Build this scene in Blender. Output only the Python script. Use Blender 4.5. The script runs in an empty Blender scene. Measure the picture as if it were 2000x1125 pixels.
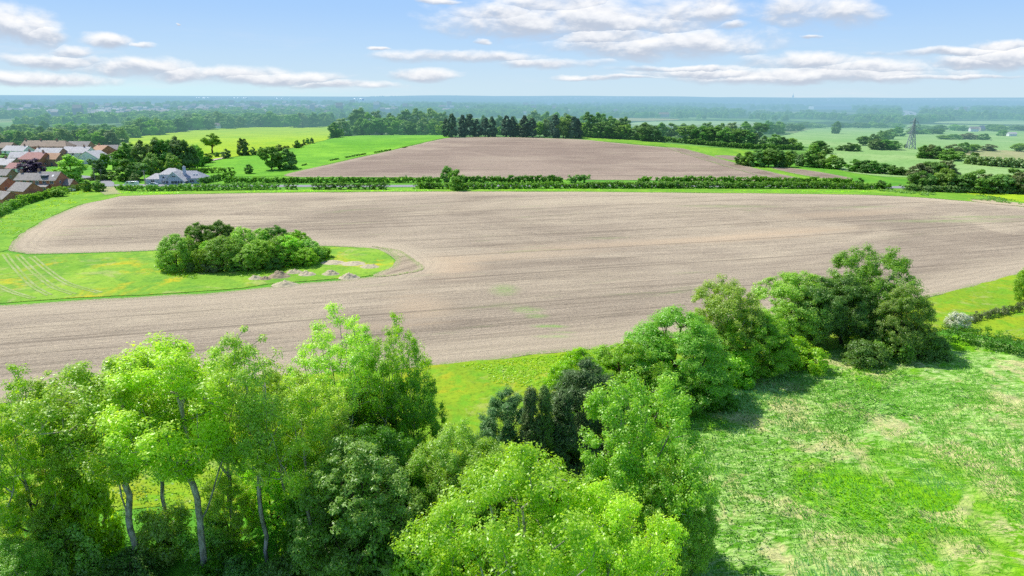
import bpy, math, random
import numpy as np
from mathutils import Vector, Matrix
from mathutils.geometry import delaunay_2d_cdt

S = bpy.context.scene
COL = S.collection
R = math.radians
H = 42.0
PITCH, ROLL, LENS = 15.65, 0.25, 24.0
F = 2000 * LENS / 36.0

# ------------------------------------------------------------------ terrain
def sstep(a, b, v):
    t = np.clip((v - a) / (b - a), 0, 1)
    return t * t * (3 - 2 * t)

def terrain(x, y):
    x = np.asarray(x, float); y = np.asarray(y, float)
    z = 8.0 * np.exp(-((x - 20) / 290) ** 2 - ((y - 620) / 120) ** 2)
    z = z + 0.9 * np.sin(x / 61.0 + 1.0) * np.sin(y / 47.0 + .4) * sstep(150, 230, y) * (1 - sstep(330, 380, y)) * .6
    d = np.sqrt(x * x + y * y)
    z = z - 9 * sstep(750, 1300, y) * sstep(-900, 200, x)
    far = sstep(9000, 15000, d) * (45 + 28 * np.sin(x / 2300.0 + 1.3) + 17 * np.sin(x / 900.0 + y / 4000))
    far = far * sstep(-9000, 1500, x)
    z = z + far + (5 * np.sin(x / 400.0) * np.sin(y / 530.0)) * sstep(1200, 2500, d)
    return z

def tz(x, y): return float(terrain(x, y))

# ------------------------------------------------------------------ camera
cam_d = bpy.data.cameras.new("camera"); cam = bpy.data.objects.new("camera", cam_d); COL.objects.link(cam)
cam_d.lens = LENS; cam_d.sensor_width = 36; cam_d.clip_end = 90000; cam_d.clip_start = 1
CM = Matrix.Rotation(R(90 - PITCH), 3, 'X') @ Matrix.Rotation(R(ROLL), 3, 'Z')
cam.matrix_world = Matrix.Translation((0, 0, H)) @ CM.to_4x4()
S.camera = cam
CMn = np.array(CM)

def raydir(px, py):
    v = CMn @ np.array([px - 1000.0, 562.5 - py, -F])
    return v / np.linalg.norm(v)

TS = 10.0 * 1.012 ** np.arange(730)
def G(px, py):
    """ground point seen at a place of the photograph"""
    d = raydir(px, py)
    if d[2] > -0.0015: d[2] = -0.0015
    below = H + d[2] * TS < terrain(d[0] * TS, d[1] * TS)
    i = int(np.argmax(below)) if below.any() else len(TS) - 1
    t0, t = TS[max(0, i - 1)], TS[i]
    for _ in range(3):
        ms = np.linspace(t0, t, 12); bl = H + d[2] * ms < terrain(d[0] * ms, d[1] * ms)
        k = max(1, int(np.argmax(bl))) if bl.any() else 11
        t0, t = ms[k - 1], ms[k]
    return np.array([d[0] * t, d[1] * t, tz(d[0] * t, d[1] * t)])

def proj(p):
    v = CMn.T @ (np.asarray(p, float) - np.array([0, 0, H]))
    return 1000 + F * v[0] / -v[2], 562.5 - F * v[1] / -v[2]

# ------------------------------------------------------------------ numpy noise
_rg = np.random.default_rng(7)
_tab = _rg.random((256, 256))
def vnoise(x, y):
    xi = np.floor(x).astype(int); yi = np.floor(y).astype(int)
    fx = x - xi; fy = y - yi
    fx = fx * fx * (3 - 2 * fx); fy = fy * fy * (3 - 2 * fy)
    a = _tab[xi % 256, yi % 256]; b = _tab[(xi + 1) % 256, yi % 256]
    c = _tab[xi % 256, (yi + 1) % 256]; d = _tab[(xi + 1) % 256, (yi + 1) % 256]
    return (a * (1 - fx) + b * fx) * (1 - fy) + (c * (1 - fx) + d * fx) * fy
def fbm(x, y, o=4):
    s = 0; a = .5; t = 0
    for i in range(o):
        s = s + a * vnoise(x * 2 ** i + 17.3 * i, y * 2 ** i + 5.1 * i); t += a; a *= .55
    return s / t

# ------------------------------------------------------------------ object helpers
def tag(o, label=None, cat=None, group=None, kind=None):
    if label: o['label'] = label
    if cat: o['category'] = cat
    if group: o['group'] = group
    if kind: o['kind'] = kind
    return o

def empty(name, loc, label, cat, group=None, rz=0):
    o = bpy.data.objects.new(name, None); COL.objects.link(o)
    o.location = [float(v) for v in loc]; o.rotation_euler[2] = rz; o.empty_display_size = .5
    return tag(o, label, cat, group)

def mesh_np(name, verts, faces, mat, attrs=None, smooth=False):
    """faces: (n,k) int array"""
    me = bpy.data.meshes.new(name)
    verts = np.asarray(verts, np.float32); faces = np.asarray(faces, np.int32)
    n, k = faces.shape
    me.vertices.add(len(verts)); me.vertices.foreach_set('co', verts.ravel())
    me.loops.add(n * k); me.loops.foreach_set('vertex_index', faces.ravel())
    me.polygons.add(n); me.polygons.foreach_set('loop_start', np.arange(0, n * k, k, dtype=np.int32))
    me.polygons.foreach_set('loop_total', np.full(n, k, np.int32))
    if smooth: me.polygons.foreach_set('use_smooth', np.ones(n, bool))
    me.update(calc_edges=True)
    for nm, (dom, arr) in (attrs or {}).items():
        a = me.attributes.new(nm, 'FLOAT', dom); a.data.foreach_set('value', np.asarray(arr, np.float32))
    if mat: me.materials.append(mat)
    return me

def link(name, me, parent=None):
    o = bpy.data.objects.new(name, me); COL.objects.link(o)
    if parent: o.parent = parent
    return o

class MB:
    def __init__(s): s.v = []; s.f = []
    def add(s, vs, fs):
        n = len(s.v); s.v += [tuple(map(float, q)) for q in vs]; s.f += [tuple(i + n for i in f) for f in fs]
    def box(s, x0, y0, z0, x1, y1, z1):
        s.add([(x0,y0,z0),(x1,y0,z0),(x1,y1,z0),(x0,y1,z0),(x0,y0,z1),(x1,y0,z1),(x1,y1,z1),(x0,y1,z1)],
              [(0,3,2,1),(4,5,6,7),(0,1,5,4),(1,2,6,5),(2,3,7,6),(3,0,4,7)])
    def bar(s, a, b, w, w2=None, n=4):
        a = Vector(a); b = Vector(b); d = (b - a).normalized(); w2 = w if w2 is None else w2
        u = d.cross(Vector((0,0,1)) if abs(d.z) < .95 else Vector((1,0,0))).normalized(); v = d.cross(u)
        vs = []
        for p, r in ((a, w), (b, w2)):
            for i in range(n):
                t = 2 * math.pi * (i + .5) / n; vs.append(p + u * r * math.cos(t) + v * r * math.sin(t))
        s.add(vs, [(i, (i+1) % n, n + (i+1) % n, n + i) for i in range(n)] + [tuple(range(n))[::-1], tuple(range(n, 2*n))])
    def build(s, name, mat, parent=None, smooth=False):
        me = bpy.data.meshes.new(name); me.from_pydata(s.v, [], s.f); me.update()
        if mat: me.materials.append(mat)
        if smooth:
            for p in me.polygons: p.use_smooth = True
        return link(name, me, parent)

# ------------------------------------------------------------------ node helpers
class NT:
    def __init__(s, tree): s.t = tree; s.n = tree.nodes; s.l = tree.links
    def new(s, typ, **kw):
        n = s.n.new(typ)
        for k, v in kw.items(): setattr(n, k, v)
        return n
    def set(s, sock, v):
        if isinstance(v, bpy.types.NodeSocket): s.l.new(v, sock)
        elif v is not None:
            if isinstance(v, (tuple, list)) and len(v) == 3 and sock.type == 'RGBA': v = (*v, 1)
            sock.default_value = v
    def math(s, op, a, b=None, c=None, clamp=False):
        n = s.new('ShaderNodeMath', operation=op, use_clamp=clamp)
        for i, v in enumerate((a, b, c)):
            if v is not None: s.set(n.inputs[i], v)
        return n.outputs[0]
    def vmath(s, op, a, b=None, scale=None):
        n = s.new('ShaderNodeVectorMath', operation=op); s.set(n.inputs[0], a)
        if b is not None: s.set(n.inputs[1], b)
        if scale is not None: s.set(n.inputs[3], scale)
        return n.outputs['Value'] if op in ('LENGTH', 'DOT_PRODUCT', 'DISTANCE') else n.outputs[0]
    def mix(s, f, a, b, mode='MIX'):
        n = s.new('ShaderNodeMix', data_type='RGBA', blend_type=mode)
        s.set(n.inputs[0], f); s.set(n.inputs[6], a); s.set(n.inputs[7], b); return n.outputs[2]
    def noise(s, vec, scale, detail=3, rough=.55, dist=0, out='Fac'):
        n = s.new('ShaderNodeTexNoise'); s.set(n.inputs['Vector'], vec); s.set(n.inputs['Scale'], scale)
        n.inputs['Detail'].default_value = detail; n.inputs['Roughness'].default_value = rough; n.inputs['Distortion'].default_value = dist
        return n.outputs[out]
    def ss(s, v, a, b, o0=0., o1=1.):
        n = s.new('ShaderNodeMapRange', interpolation_type='SMOOTHSTEP'); s.set(n.inputs[0], v)
        s.set(n.inputs[1], a); s.set(n.inputs[2], b); s.set(n.inputs[3], o0); s.set(n.inputs[4], o1); return n.outputs[0]
    def attr(s, name):
        return s.new('ShaderNodeAttribute', attribute_name=name).outputs['Fac']
    def mapping(s, vec, rot=(0,0,0), scale=(1,1,1), loc=(0,0,0)):
        n = s.new('ShaderNodeMapping'); s.set(n.inputs[0], vec); n.inputs[1].default_value = loc
        n.inputs[2].default_value = rot; n.inputs[3].default_value = scale; return n.outputs[0]
    def pos(s): return s.new('ShaderNodeNewGeometry').outputs['Position']
    def sep(s, v):
        n = s.new('ShaderNodeSeparateXYZ'); s.set(n.inputs[0], v); return n.outputs

# aerial haze: pale blue emission painted over surfaces, growing with distance from origin
HZ = bpy.data.node_groups.new('haze_emission', 'ShaderNodeTree')
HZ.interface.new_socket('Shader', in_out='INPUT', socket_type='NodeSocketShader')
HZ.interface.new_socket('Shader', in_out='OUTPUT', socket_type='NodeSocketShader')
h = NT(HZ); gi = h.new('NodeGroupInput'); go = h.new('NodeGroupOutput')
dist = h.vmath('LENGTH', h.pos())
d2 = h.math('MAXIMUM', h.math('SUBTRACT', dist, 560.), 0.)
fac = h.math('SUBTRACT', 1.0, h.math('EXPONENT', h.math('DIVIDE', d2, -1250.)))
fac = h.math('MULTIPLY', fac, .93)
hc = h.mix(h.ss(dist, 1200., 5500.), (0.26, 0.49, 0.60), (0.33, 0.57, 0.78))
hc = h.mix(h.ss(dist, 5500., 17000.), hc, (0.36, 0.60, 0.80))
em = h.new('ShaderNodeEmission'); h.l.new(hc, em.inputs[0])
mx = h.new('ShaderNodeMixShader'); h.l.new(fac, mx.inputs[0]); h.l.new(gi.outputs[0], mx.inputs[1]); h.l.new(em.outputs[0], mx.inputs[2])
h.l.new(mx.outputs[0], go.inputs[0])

def newmat(name):
    m = bpy.data.materials.new(name); m.use_nodes = True
    t = NT(m.node_tree); t.n.clear(); return m, t

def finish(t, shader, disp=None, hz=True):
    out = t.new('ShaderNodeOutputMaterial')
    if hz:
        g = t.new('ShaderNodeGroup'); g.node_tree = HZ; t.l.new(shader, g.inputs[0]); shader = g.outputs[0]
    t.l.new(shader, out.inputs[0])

def bsdf(t, color, rough=.9, bump=None, bstr=.5, bdist=.1, spec=.2):
    b = t.new('ShaderNodeBsdfPrincipled'); t.set(b.inputs['Base Color'], color); t.set(b.inputs['Roughness'], rough)
    b.inputs['Specular IOR Level'].default_value = spec
    if bump is not None:
        n = t.new('ShaderNodeBump'); n.inputs['Strength'].default_value = bstr; n.inputs['Distance'].default_value = bdist
        t.l.new(bump, n.inputs['Height']); t.l.new(n.outputs[0], b.inputs['Normal'])
    return b.outputs[0]

def flatmat(name, col, rough=.8, var=.15, scale=3., spec=.2, metal=0):
    m, t = newmat(name); p = t.pos()
    n = t.noise(p, scale, 4)
    c = t.mix(t.math('MULTIPLY', n, 1), tuple(c * (1 - var) for c in col), tuple(min(1, c * (1 + var)) for c in col))
    finish(t, bsdf(t, c, rough, spec=spec)); return m

def foliage(name, dark, light, transl=.45, gloss=.07, tcol=None):
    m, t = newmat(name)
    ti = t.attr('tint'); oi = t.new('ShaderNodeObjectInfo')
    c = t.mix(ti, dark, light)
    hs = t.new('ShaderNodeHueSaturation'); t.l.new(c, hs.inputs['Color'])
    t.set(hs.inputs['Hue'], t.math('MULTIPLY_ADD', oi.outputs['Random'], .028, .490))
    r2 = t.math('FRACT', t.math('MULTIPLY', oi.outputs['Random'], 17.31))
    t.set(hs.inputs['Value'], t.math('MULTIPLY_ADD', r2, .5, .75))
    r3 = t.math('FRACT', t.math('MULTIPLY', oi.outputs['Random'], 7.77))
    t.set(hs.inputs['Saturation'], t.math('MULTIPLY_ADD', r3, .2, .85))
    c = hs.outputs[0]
    d = t.new('ShaderNodeBsdfDiffuse'); t.l.new(c, d.inputs[0])
    tr = t.new('ShaderNodeBsdfTranslucent'); t.l.new(t.mix(1.0, c, tcol or (1.35, 1.35, .42), 'MULTIPLY'), tr.inputs[0])
    g = t.new('ShaderNodeBsdfGlossy'); g.inputs['Roughness'].default_value = .42; g.inputs[0].default_value = (.9, 1, .85, 1)
    a = t.new('ShaderNodeMixShader'); a.inputs[0].default_value = transl; t.l.new(d.outputs[0], a.inputs[1]); t.l.new(tr.outputs[0], a.inputs[2])
    b = t.new('ShaderNodeMixShader'); b.inputs[0].default_value = gloss; t.l.new(a.outputs[0], b.inputs[1]); t.l.new(g.outputs[0], b.inputs[2])
    finish(t, b.outputs[0]); return m

FOL = {
 'poplar': foliage('poplar_leaves', (.27,.47,.010), (.64,.86,.04), .56, .045),
 'bright': foliage('bright_leaves', (.24,.46,.010), (.58,.84,.04), .55, .045),
 'mid':    foliage('green_leaves', (.17,.36,.012), (.45,.72,.05), .52, .04),
 'dark':   foliage('dark_leaves', (.075,.20,.012), (.26,.50,.035), .46, .035),
 'grey':   foliage('grey_green_leaves', (.20,.38,.035), (.46,.72,.12), .5, .045),
 'needle': foliage('needles', (.07,.15,.028), (.22,.35,.08), .22, .03, (1,1,.8)),
 'blue':   foliage('bluish_needles', (.10,.26,.07), (.26,.48,.17), .25, .04, (1,1,.9)),
 'purple': foliage('purple_leaves', (.07,.045,.09), (.19,.12,.21), .25, .03, (1,.8,1)),
 'fdark':  foliage('far_dark_leaves', (.08,.20,.038), (.25,.47,.095), .38, .02),
 'fmid':   foliage('far_green_leaves', (.12,.27,.035), (.34,.56,.09), .38, .02),
 'fgrey':  foliage('far_grey_leaves', (.14,.25,.08), (.34,.50,.19), .36, .03),
 'fcon':   foliage('far_cypress_needles', (.045,.105,.055), (.14,.24,.12), .12, .02, (1,1,.9)),
 'hedge':  foliage('hedge_leaves', (.08,.20,.016), (.26,.48,.06), .4, .02),
 'blossom':foliage('white_blossom', (.50,.62,.34), (.95,.95,.75), .3, .03, (1,1,.9)),
 'brush':  foliage('brown_green_brush', (.12,.18,.05), (.32,.38,.15), .3, .02),
}
def barkmat(name, a, b):
    m, t = newmat(name); p = t.pos(); n = t.noise(t.mapping(p, scale=(1,1,.35)), 4., 5, .65)
    n2 = t.noise(p, .9, 3)
    c = t.mix(t.ss(n, .35, .65), a, b); c = t.mix(t.ss(n2, .55, .7, 0, .6), c, (.07, .11, .03))
    finish(t, bsdf(t, c, .9, n, .6, .05)); return m
BARK = barkmat('grey_bark', (.24,.215,.17), (.56,.52,.43)); BARKD = barkmat('brown_bark', (.04,.03,.02), (.13,.10,.07))

# ------------------------------------------------------------------ tree builder
def leafquads(C, Rad, per, size, rng, flat=.75, up=.5, tall=0., asp=.62, axis=None, tvar=.25):
    n = len(C); N = n * per
    c = np.repeat(C, per, 0); r = np.repeat(Rad, per)
    g = rng.normal(size=(N, 3)); g /= np.linalg.norm(g, axis=1)[:, None] + 1e-9
    g *= (rng.random(N) ** .42)[:, None]
    off = g * r[:, None] * np.array([1, 1, flat]); p = c + off
    out = p - (axis if axis is not None else C.mean(0)); out /= np.linalg.norm(out, axis=1)[:, None] + 1e-9
    nr = rng.normal(size=(N, 3)) * .5 + out * .4 + g * 1.05; nr[:, 2] += up; nr /= np.linalg.norm(nr, axis=1)[:, None]
    t = rng.normal(size=(N, 3)); t[:, 2] += tall; t -= nr * (t * nr).sum(1)[:, None]; t /= np.linalg.norm(t, axis=1)[:, None] + 1e-9
    b = np.cross(nr, t)
    L = size * (.65 + .7 * rng.random(N)); W = L * asp
    L = L * np.where(rng.random(N) < .12, 1.5, 1.); a = t * (L * .5)[:, None]; bb = b * (W * .5)[:, None]
    V = np.stack([p - a, p + bb * 1.0 - a * .1, p + a, p - bb - a * .1], 1).reshape(-1, 3)
    Fq = np.arange(4 * N).reshape(-1, 4)
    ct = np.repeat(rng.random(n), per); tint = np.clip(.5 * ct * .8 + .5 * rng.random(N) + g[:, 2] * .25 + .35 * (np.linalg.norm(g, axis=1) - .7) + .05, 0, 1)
    return V, Fq, tint

def prof(shape, u):
    if shape == 'broad': return np.sqrt(np.clip(1 - (2 * u - .82) ** 2 / 1.42, 0, 1))
    if shape == 'round': return np.sqrt(np.clip(1 - (2 * u - 1) ** 2, 0, 1))
    if shape == 'poplar': return np.clip(np.sin(np.pi * np.clip(u * .86 + .1, 0, 1)) ** .7, 0, 1)
    if shape == 'cone': return (1 - u) ** .75 * (.55 + .45 * np.minimum(1, u * 6))
    if shape == 'cypress': return np.clip((1 - u ** 3.2), 0, 1) ** .7 * (.7 + .3 * np.minimum(1, u * 5))
    if shape == 'fan': return np.sqrt(np.clip(1 - (1.9 * u - .95) ** 2, 0, 1)) * (.55 + .5 * u)
    return np.ones_like(u)

def make_tree(seed, h, rad, base, ncl, per, leaf, crad, shape='broad', tr=.3, fol='mid', bark=None,
              lump=.3, flat=.7, up=.5, tall=0., asp=.62, shell=.5, sides=5, wood=True, lean=0., wseg=1.1, forks=0, openness=0., clump=13, clump_pull=.48):
    rng = np.random.default_rng(seed)
    hb = h * base; hc = h - hb
    # lumpy envelope
    K = 9; ba = rng.random(K) * 2 * np.pi; bu = rng.random(K); bs = rng.uniform(-1, 1, K)
    u = rng.random(ncl * 3); a = rng.random(ncl * 3) * 2 * np.pi
    pr = prof(shape, u)
    keep = rng.random(len(u)) < (pr ** 1.1 * .93 + .07)
    u = u[keep][:ncl]; a = a[keep][:ncl]; pr = pr[keep][:ncl]
    lu = np.zeros(len(u))
    for k in range(K):
        da = np.angle(np.exp(1j * (a - ba[k]))); lu += bs[k] * np.exp(-(da / .55) ** 2 - ((u - bu[k]) / .2) ** 2)
    rr = rad * pr * (1 + lump * lu) * (rng.random(len(u)) ** shell)
    top = 1 + .10 * lump * np.sin(a * 2 + seed) * (u > .6)
    lx = lean * h
    C = np.stack([rr * np.cos(a) + lx * u, rr * np.sin(a), hb + u * hc * top], 1)
    if openness > 0:
        nn = fbm(C[:, 0] * .35 + C[:, 2] * .31 + seed, C[:, 1] * .35 + C[:, 2] * .27 + 9, 2)
        C = C[nn > np.quantile(nn, openness)]
    if clump > 0:
        Sc = C[rng.permutation(len(C))[:max(6, len(C) // clump)]]
        near = np.argmin(((C[:, None, :] - Sc[None]) ** 2).sum(2), 1)
        C = C + (Sc[near] - C) * rng.uniform(.08, clump_pull, len(C))[:, None]
    cr = crad * rng.uniform(.6, 1.35, len(C))
    V, Fq, tint = leafquads(C, cr, per, leaf, rng, flat, up, tall, asp, axis=np.array([lx * .5, 0, hb + hc * .35]))
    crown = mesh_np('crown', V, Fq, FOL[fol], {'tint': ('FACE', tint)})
    trunk = None
    if wood:
        nt = max(4, int(h * .82 / wseg)); zz = np.linspace(0, h * .82, nt)
        jx = np.cumsum(rng.normal(0, .13, nt)) ; jy = np.cumsum(rng.normal(0, .13, nt)); jx[0] = jy[0] = 0
        nodes = [np.array([jx[i] + lx * max(0, (zz[i] - hb) / hc), jy[i], zz[i]]) for i in range(nt)]
        par = [-1] + list(range(nt - 1))
        # forks: extra leaders
        for f in range(forks):
            st = int(nt * rng.uniform(.3, .55)); an = rng.random() * 6.28; cur = st; p = nodes[st].copy()
            dv = np.array([math.cos(an) * .55, math.sin(an) * .55, .85])
            for _ in range(int((h * .85 - p[2]) / wseg)):
                dv[:2] *= .9; p = p + dv / np.linalg.norm(dv) * wseg + rng.normal(0, .07, 3); nodes.append(p.copy()); par.append(cur); cur = len(nodes) - 1
        sub = C if len(C) < 420 else C[rng.permutation(len(C))[:420]]
        order = np.argsort(np.hypot(sub[:, 0], sub[:, 1]) + .35 * np.abs(sub[:, 2] - hb))
        P = np.zeros((len(nodes) + len(sub) * 12, 3)); P[:len(nodes)] = nodes; n = len(nodes); tips = []
        for ci in order:
            c = sub[ci]; d = c - P[:n]; dl = np.linalg.norm(d, axis=1)
            cost = dl + np.maximum(0, P[:n, 2] + .45 * np.hypot(d[:, 0], d[:, 1]) - c[2]) * 1.3
            cost[P[:n, 2] < hb * .75] += 50
            j = int(np.argmin(cost)); L = dl[j]; k = min(10, max(1, int(L / wseg))); cur = j; p0 = P[j].copy()
            for q in range(1, k + 1):
                s_ = q / k; p = p0 + (c - p0) * s_; p[2] -= math.sin(s_ * math.pi) * L * .08
                if q < k: p += rng.normal(0, .07 * wseg, 3)
                P[n] = p; par.append(cur); cur = n; n += 1
            tips.append(cur)
        cnt = np.zeros(n)
        for t_ in tips: cnt[t_] += 1
        for i in range(n - 1, 0, -1):
            if par[i] >= 0: cnt[par[i]] += cnt[i]
        # parents always come before children, so one pass is enough
        mxc = cnt[0] if cnt[0] > 0 else 1
        rd = tr * np.maximum(cnt / mxc, .6 / mxc) ** .47
        rd = np.maximum(rd, .012 * h / 10)
        VV = []; FF = []
        ang = np.linspace(0, 2 * np.pi, sides, endpoint=False)
        for i in range(1, n):
            j = par[i]; a_ = P[j]; b_ = P[i]; d = b_ - a_; L = np.linalg.norm(d)
            if L < 1e-5: continue
            d /= L; ref = np.array([0, 0, 1.]) if abs(d[2]) < .9 else np.array([1., 0, 0])
            uu = np.cross(d, ref); uu /= np.linalg.norm(uu); vv = np.cross(d, uu)
            r0 = min(rd[j], rd[i] * 1.35); r1 = rd[i]
            if j == 0: r0 = rd[j] * 1.5
            o0 = len(VV) * sides
            ring = np.cos(ang)[:, None] * uu + np.sin(ang)[:, None] * vv
            VV.append(a_ + ring * r0); VV.append(b_ + d * r1 * .3 + ring * r1)
            for s_ in range(sides): FF.append((o0 + s_, o0 + (s_ + 1) % sides, o0 + sides + (s_ + 1) % sides, o0 + sides + s_))
        trunk = mesh_np('trunk', np.concatenate(VV), np.array(FF), bark or BARK, smooth=True)
    # real extents of the foliage
    return dict(crown=crown, trunk=trunk, h=float(np.quantile(V[:, 2], .995)), w=float(2 * np.quantile(np.hypot(V[:, 0] - lx * .5, V[:, 1]), .97)))

PROTO = {}; VARIANT = {}
def proto(key):
    return PROTO[key]

def put_tree(key, x, y, h, w, label, cat='tree', group=None, fol=None, name='tree', rz=None, z=None):
    p = PROTO[key]
    e = empty(name, (x, y, (tz(x, y) if z is None else z) - .05), label, cat, group, rz if rz is not None else random.uniform(0, 6.28))
    e.scale = (w / p['w'], w / p['w'], h / p['h'])
    if p['trunk']: link('trunk', p['trunk'], e)
    cm = p['crown']
    if fol and cm.materials[0] != FOL[fol]:
        if (key, fol) not in VARIANT:
            VARIANT[key, fol] = cm.copy(); VARIANT[key, fol].materials[0] = FOL[fol]
        cm = VARIANT[key, fol]
    link('crown', cm, e)
    return e

# ------------------------------------------------------------------ tree prototypes (meshes shared by their copies)
def mk(key, **k): PROTO[key] = make_tree(**k)
mk('poplarA', seed=11, h=22, rad=5.6, base=.46, ncl=460, per=95, leaf=.20, crad=.78, shape='fan', tr=.24, fol='poplar', lump=.7, openness=.25, forks=3, up=.9, tall=.3, lean=-.04, shell=.55)
mk('poplarB', seed=12, h=23, rad=4.8, base=.45, ncl=440, per=95, leaf=.20, crad=.78, shape='poplar', tr=.24, fol='poplar', lump=.65, openness=.22, forks=2, up=.9, tall=.3, shell=.55)
mk('poplarC', seed=13, h=20, rad=6.2, base=.22, ncl=640, per=95, leaf=.20, crad=.75, shape='round', tr=.25, fol='poplar', lump=.6, openness=.28, forks=4, up=.9, tall=.3, shell=.5)
mk('broadA', seed=21, h=14, rad=6.5, base=.10, ncl=900, per=115, leaf=.20, crad=.72, shape='broad', tr=.32, fol='mid', bark=BARKD, lump=.45, forks=2, shell=.35, openness=.1)
mk('broadB', seed=22, h=16, rad=6.0, base=.06, ncl=1000, per=95, leaf=.20, crad=.62, shape='broad', tr=.30, fol='bright', lump=.8, forks=4, shell=.42, tall=.8, openness=.2, flat=1.)
mk('broadC', seed=26, h=17, rad=7.0, base=.08, ncl=1350, per=70, leaf=.19, crad=.6, shape='round', tr=.30, fol='poplar', lump=.6, forks=5, shell=.45, tall=1., openness=.25, flat=1.15)
mk('oakA', seed=23, h=12, rad=6.0, base=.14, ncl=680, per=140, leaf=.20, crad=.8, shape='round', tr=.36, fol='dark', bark=BARKD, lump=.6, forks=2, shell=.35, flat=.6, openness=.12)
mk('willowA', seed=24, h=12, rad=5.6, base=.03, ncl=950, per=95, leaf=.22, crad=.62, shape='broad', tr=.28, fol='grey', bark=BARKD, lump=.3, forks=2, shell=.3, asp=.36, tall=.5, openness=.05)
mk('droopA', seed=25, h=13, rad=4.8, base=.05, ncl=900, per=70, leaf=.22, crad=.5, shape='broad', tr=.22, fol='grey', bark=BARKD, lump=.4, shell=.5, flat=.5, asp=.45, up=.9, openness=.12)
mk('coneA', seed=31, h=12, rad=2.3, base=.04, ncl=520, per=90, leaf=.34, crad=.5, shape='cone', tr=.2, fol='needle', bark=BARKD, lump=.3, shell=.35, asp=.18, tall=-.7, flat=.9, up=.3, openness=.08)
mk('pineA', seed=32, h=13, rad=4.0, base=.06, ncl=620, per=90, leaf=.42, crad=.6, shape='broad', tr=.26, fol='needle', bark=BARKD, lump=.45, shell=.4, asp=.13, tall=.9, flat=.9, up=.3, openness=.12)
mk('bushA', seed=41, h=3.2, rad=2.6, base=.0, ncl=150, per=90, leaf=.2, crad=.6, shape='broad', tr=.08, fol='mid', bark=BARKD, lump=.5, shell=.4, wseg=.5, openness=.1)
mk('bushB', seed=42, h=3.0, rad=2.2, base=.0, ncl=120, per=90, leaf=.2, crad=.5, shape='round', tr=.07, fol='dark', bark=BARKD, lump=.6, shell=.4, wseg=.5, openness=.1)
# trees a few hundred metres off
for i_, (sh_, f_) in enumerate((('broad', 'fmid'), ('round', 'fdark'), ('broad', 'fdark'), ('fan', 'fmid'))):
    mk('mid%d' % i_, seed=51 + i_, h=14, rad=6.3, base=(.0, .02, .0, .12)[i_], ncl=(170, 150, 190, 150)[i_], per=78, leaf=.72, crad=1.4, shape=sh_, tr=.35, fol=f_, bark=BARKD, lump=.75, shell=.33, wseg=2.2, sides=4, flat=.7, openness=.1)
mk('lone', seed=58, h=14, rad=6.0, base=.36, ncl=110, per=60, leaf=.6, crad=1.2, shape='round', tr=.4, fol='fmid', bark=BARKD, lump=.35, shell=.4, wseg=2, sides=4, forks=1)
mk('cyp0', seed=61, h=18, rad=3.6, base=.02, ncl=190, per=70, leaf=.9, crad=.8, shape='cypress', tr=.3, fol='fcon', bark=BARKD, lump=.45, shell=.2, wseg=2.2, sides=4, tall=1.5, asp=.4)
mk('cyp1', seed=62, h=18, rad=3.9, base=.01, ncl=200, per=70, leaf=.9, crad=.8, shape='cypress', tr=.3, fol='fcon', bark=BARKD, lump=.75, shell=.2, wseg=2.2, sides=4, tall=1.5, asp=.4)
mk('scrub', seed=63, h=5, rad=4.0, base=.0, ncl=60, per=46, leaf=.5, crad=.9, shape='broad', tr=.12, fol='fdark', bark=BARKD, lump=.6, shell=.35, wseg=1.5, sides=4)
# very distant crowns (used by the wood that nobody could count)
mk('far0', seed=71, h=12, rad=6.2, base=.0, ncl=46, per=11, leaf=2.3, crad=1.9, shape='broad', fol='fdark', lump=.5, shell=.25, wood=False)
mk('far1', seed=72, h=12, rad=6.5, base=.0, ncl=46, per=11, leaf=2.3, crad=1.9, shape='round', fol='fmid', lump=.6, shell=.25, wood=False)

# ------------------------------------------------------------------ ground sheets
def tocam(pts): return [G(*p) for p in pts]

def catmull(P, step, closed=True):
    P = [np.array(p[:2], float) for p in P]; n = len(P); out = []
    rng_ = range(n if closed else n - 1)
    for i in rng_:
        if closed: a, b, c, d = P[i - 1], P[i], P[(i + 1) % n], P[(i + 2) % n]
        else: a, b, c, d = P[max(0, i - 1)], P[i], P[i + 1], P[min(n - 1, i + 2)]
        L = np.linalg.norm(c - b); k = max(1, int(L / step))
        # centripetal-ish tension against overshoot on long and short pieces
        m1 = (c - a); m2 = (d - b)
        m1 = m1 / (np.linalg.norm(m1) + 1e-6) * L * .8; m2 = m2 / (np.linalg.norm(m2) + 1e-6) * L * .8
        for q in range(k):
            t = q / k
            out.append((2*t**3-3*t**2+1) * b + (t**3-2*t**2+t) * m1 + (-2*t**3+3*t**2) * c + (t**3-t**2) * m2)
    if not closed: out.append(P[-1])
    return np.array(out)

def inside(P, X, Y):
    r = np.zeros(X.shape, bool); n = len(P)
    for i in range(n):
        x1, y1 = P[i]; x2, y2 = P[(i + 1) % n]
        if y1 == y2: continue
        c = ((y1 > Y) != (y2 > Y)) & (X < (x2 - x1) * (Y - y1) / (y2 - y1) + x1)
        r ^= c
    return r

def edgedist(P, X, Y):
    best = np.full(X.shape, 1e9); n = len(P)
    for i in range(n):
        a = P[i]; b = P[(i + 1) % n]; d = b - a; L2 = (d ** 2).sum() + 1e-9
        t = np.clip(((X - a[0]) * d[0] + (Y - a[1]) * d[1]) / L2, 0, 1)
        best = np.minimum(best, np.hypot(X - a[0] - t * d[0], Y - a[1] - t * d[1]))
    return best

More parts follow.
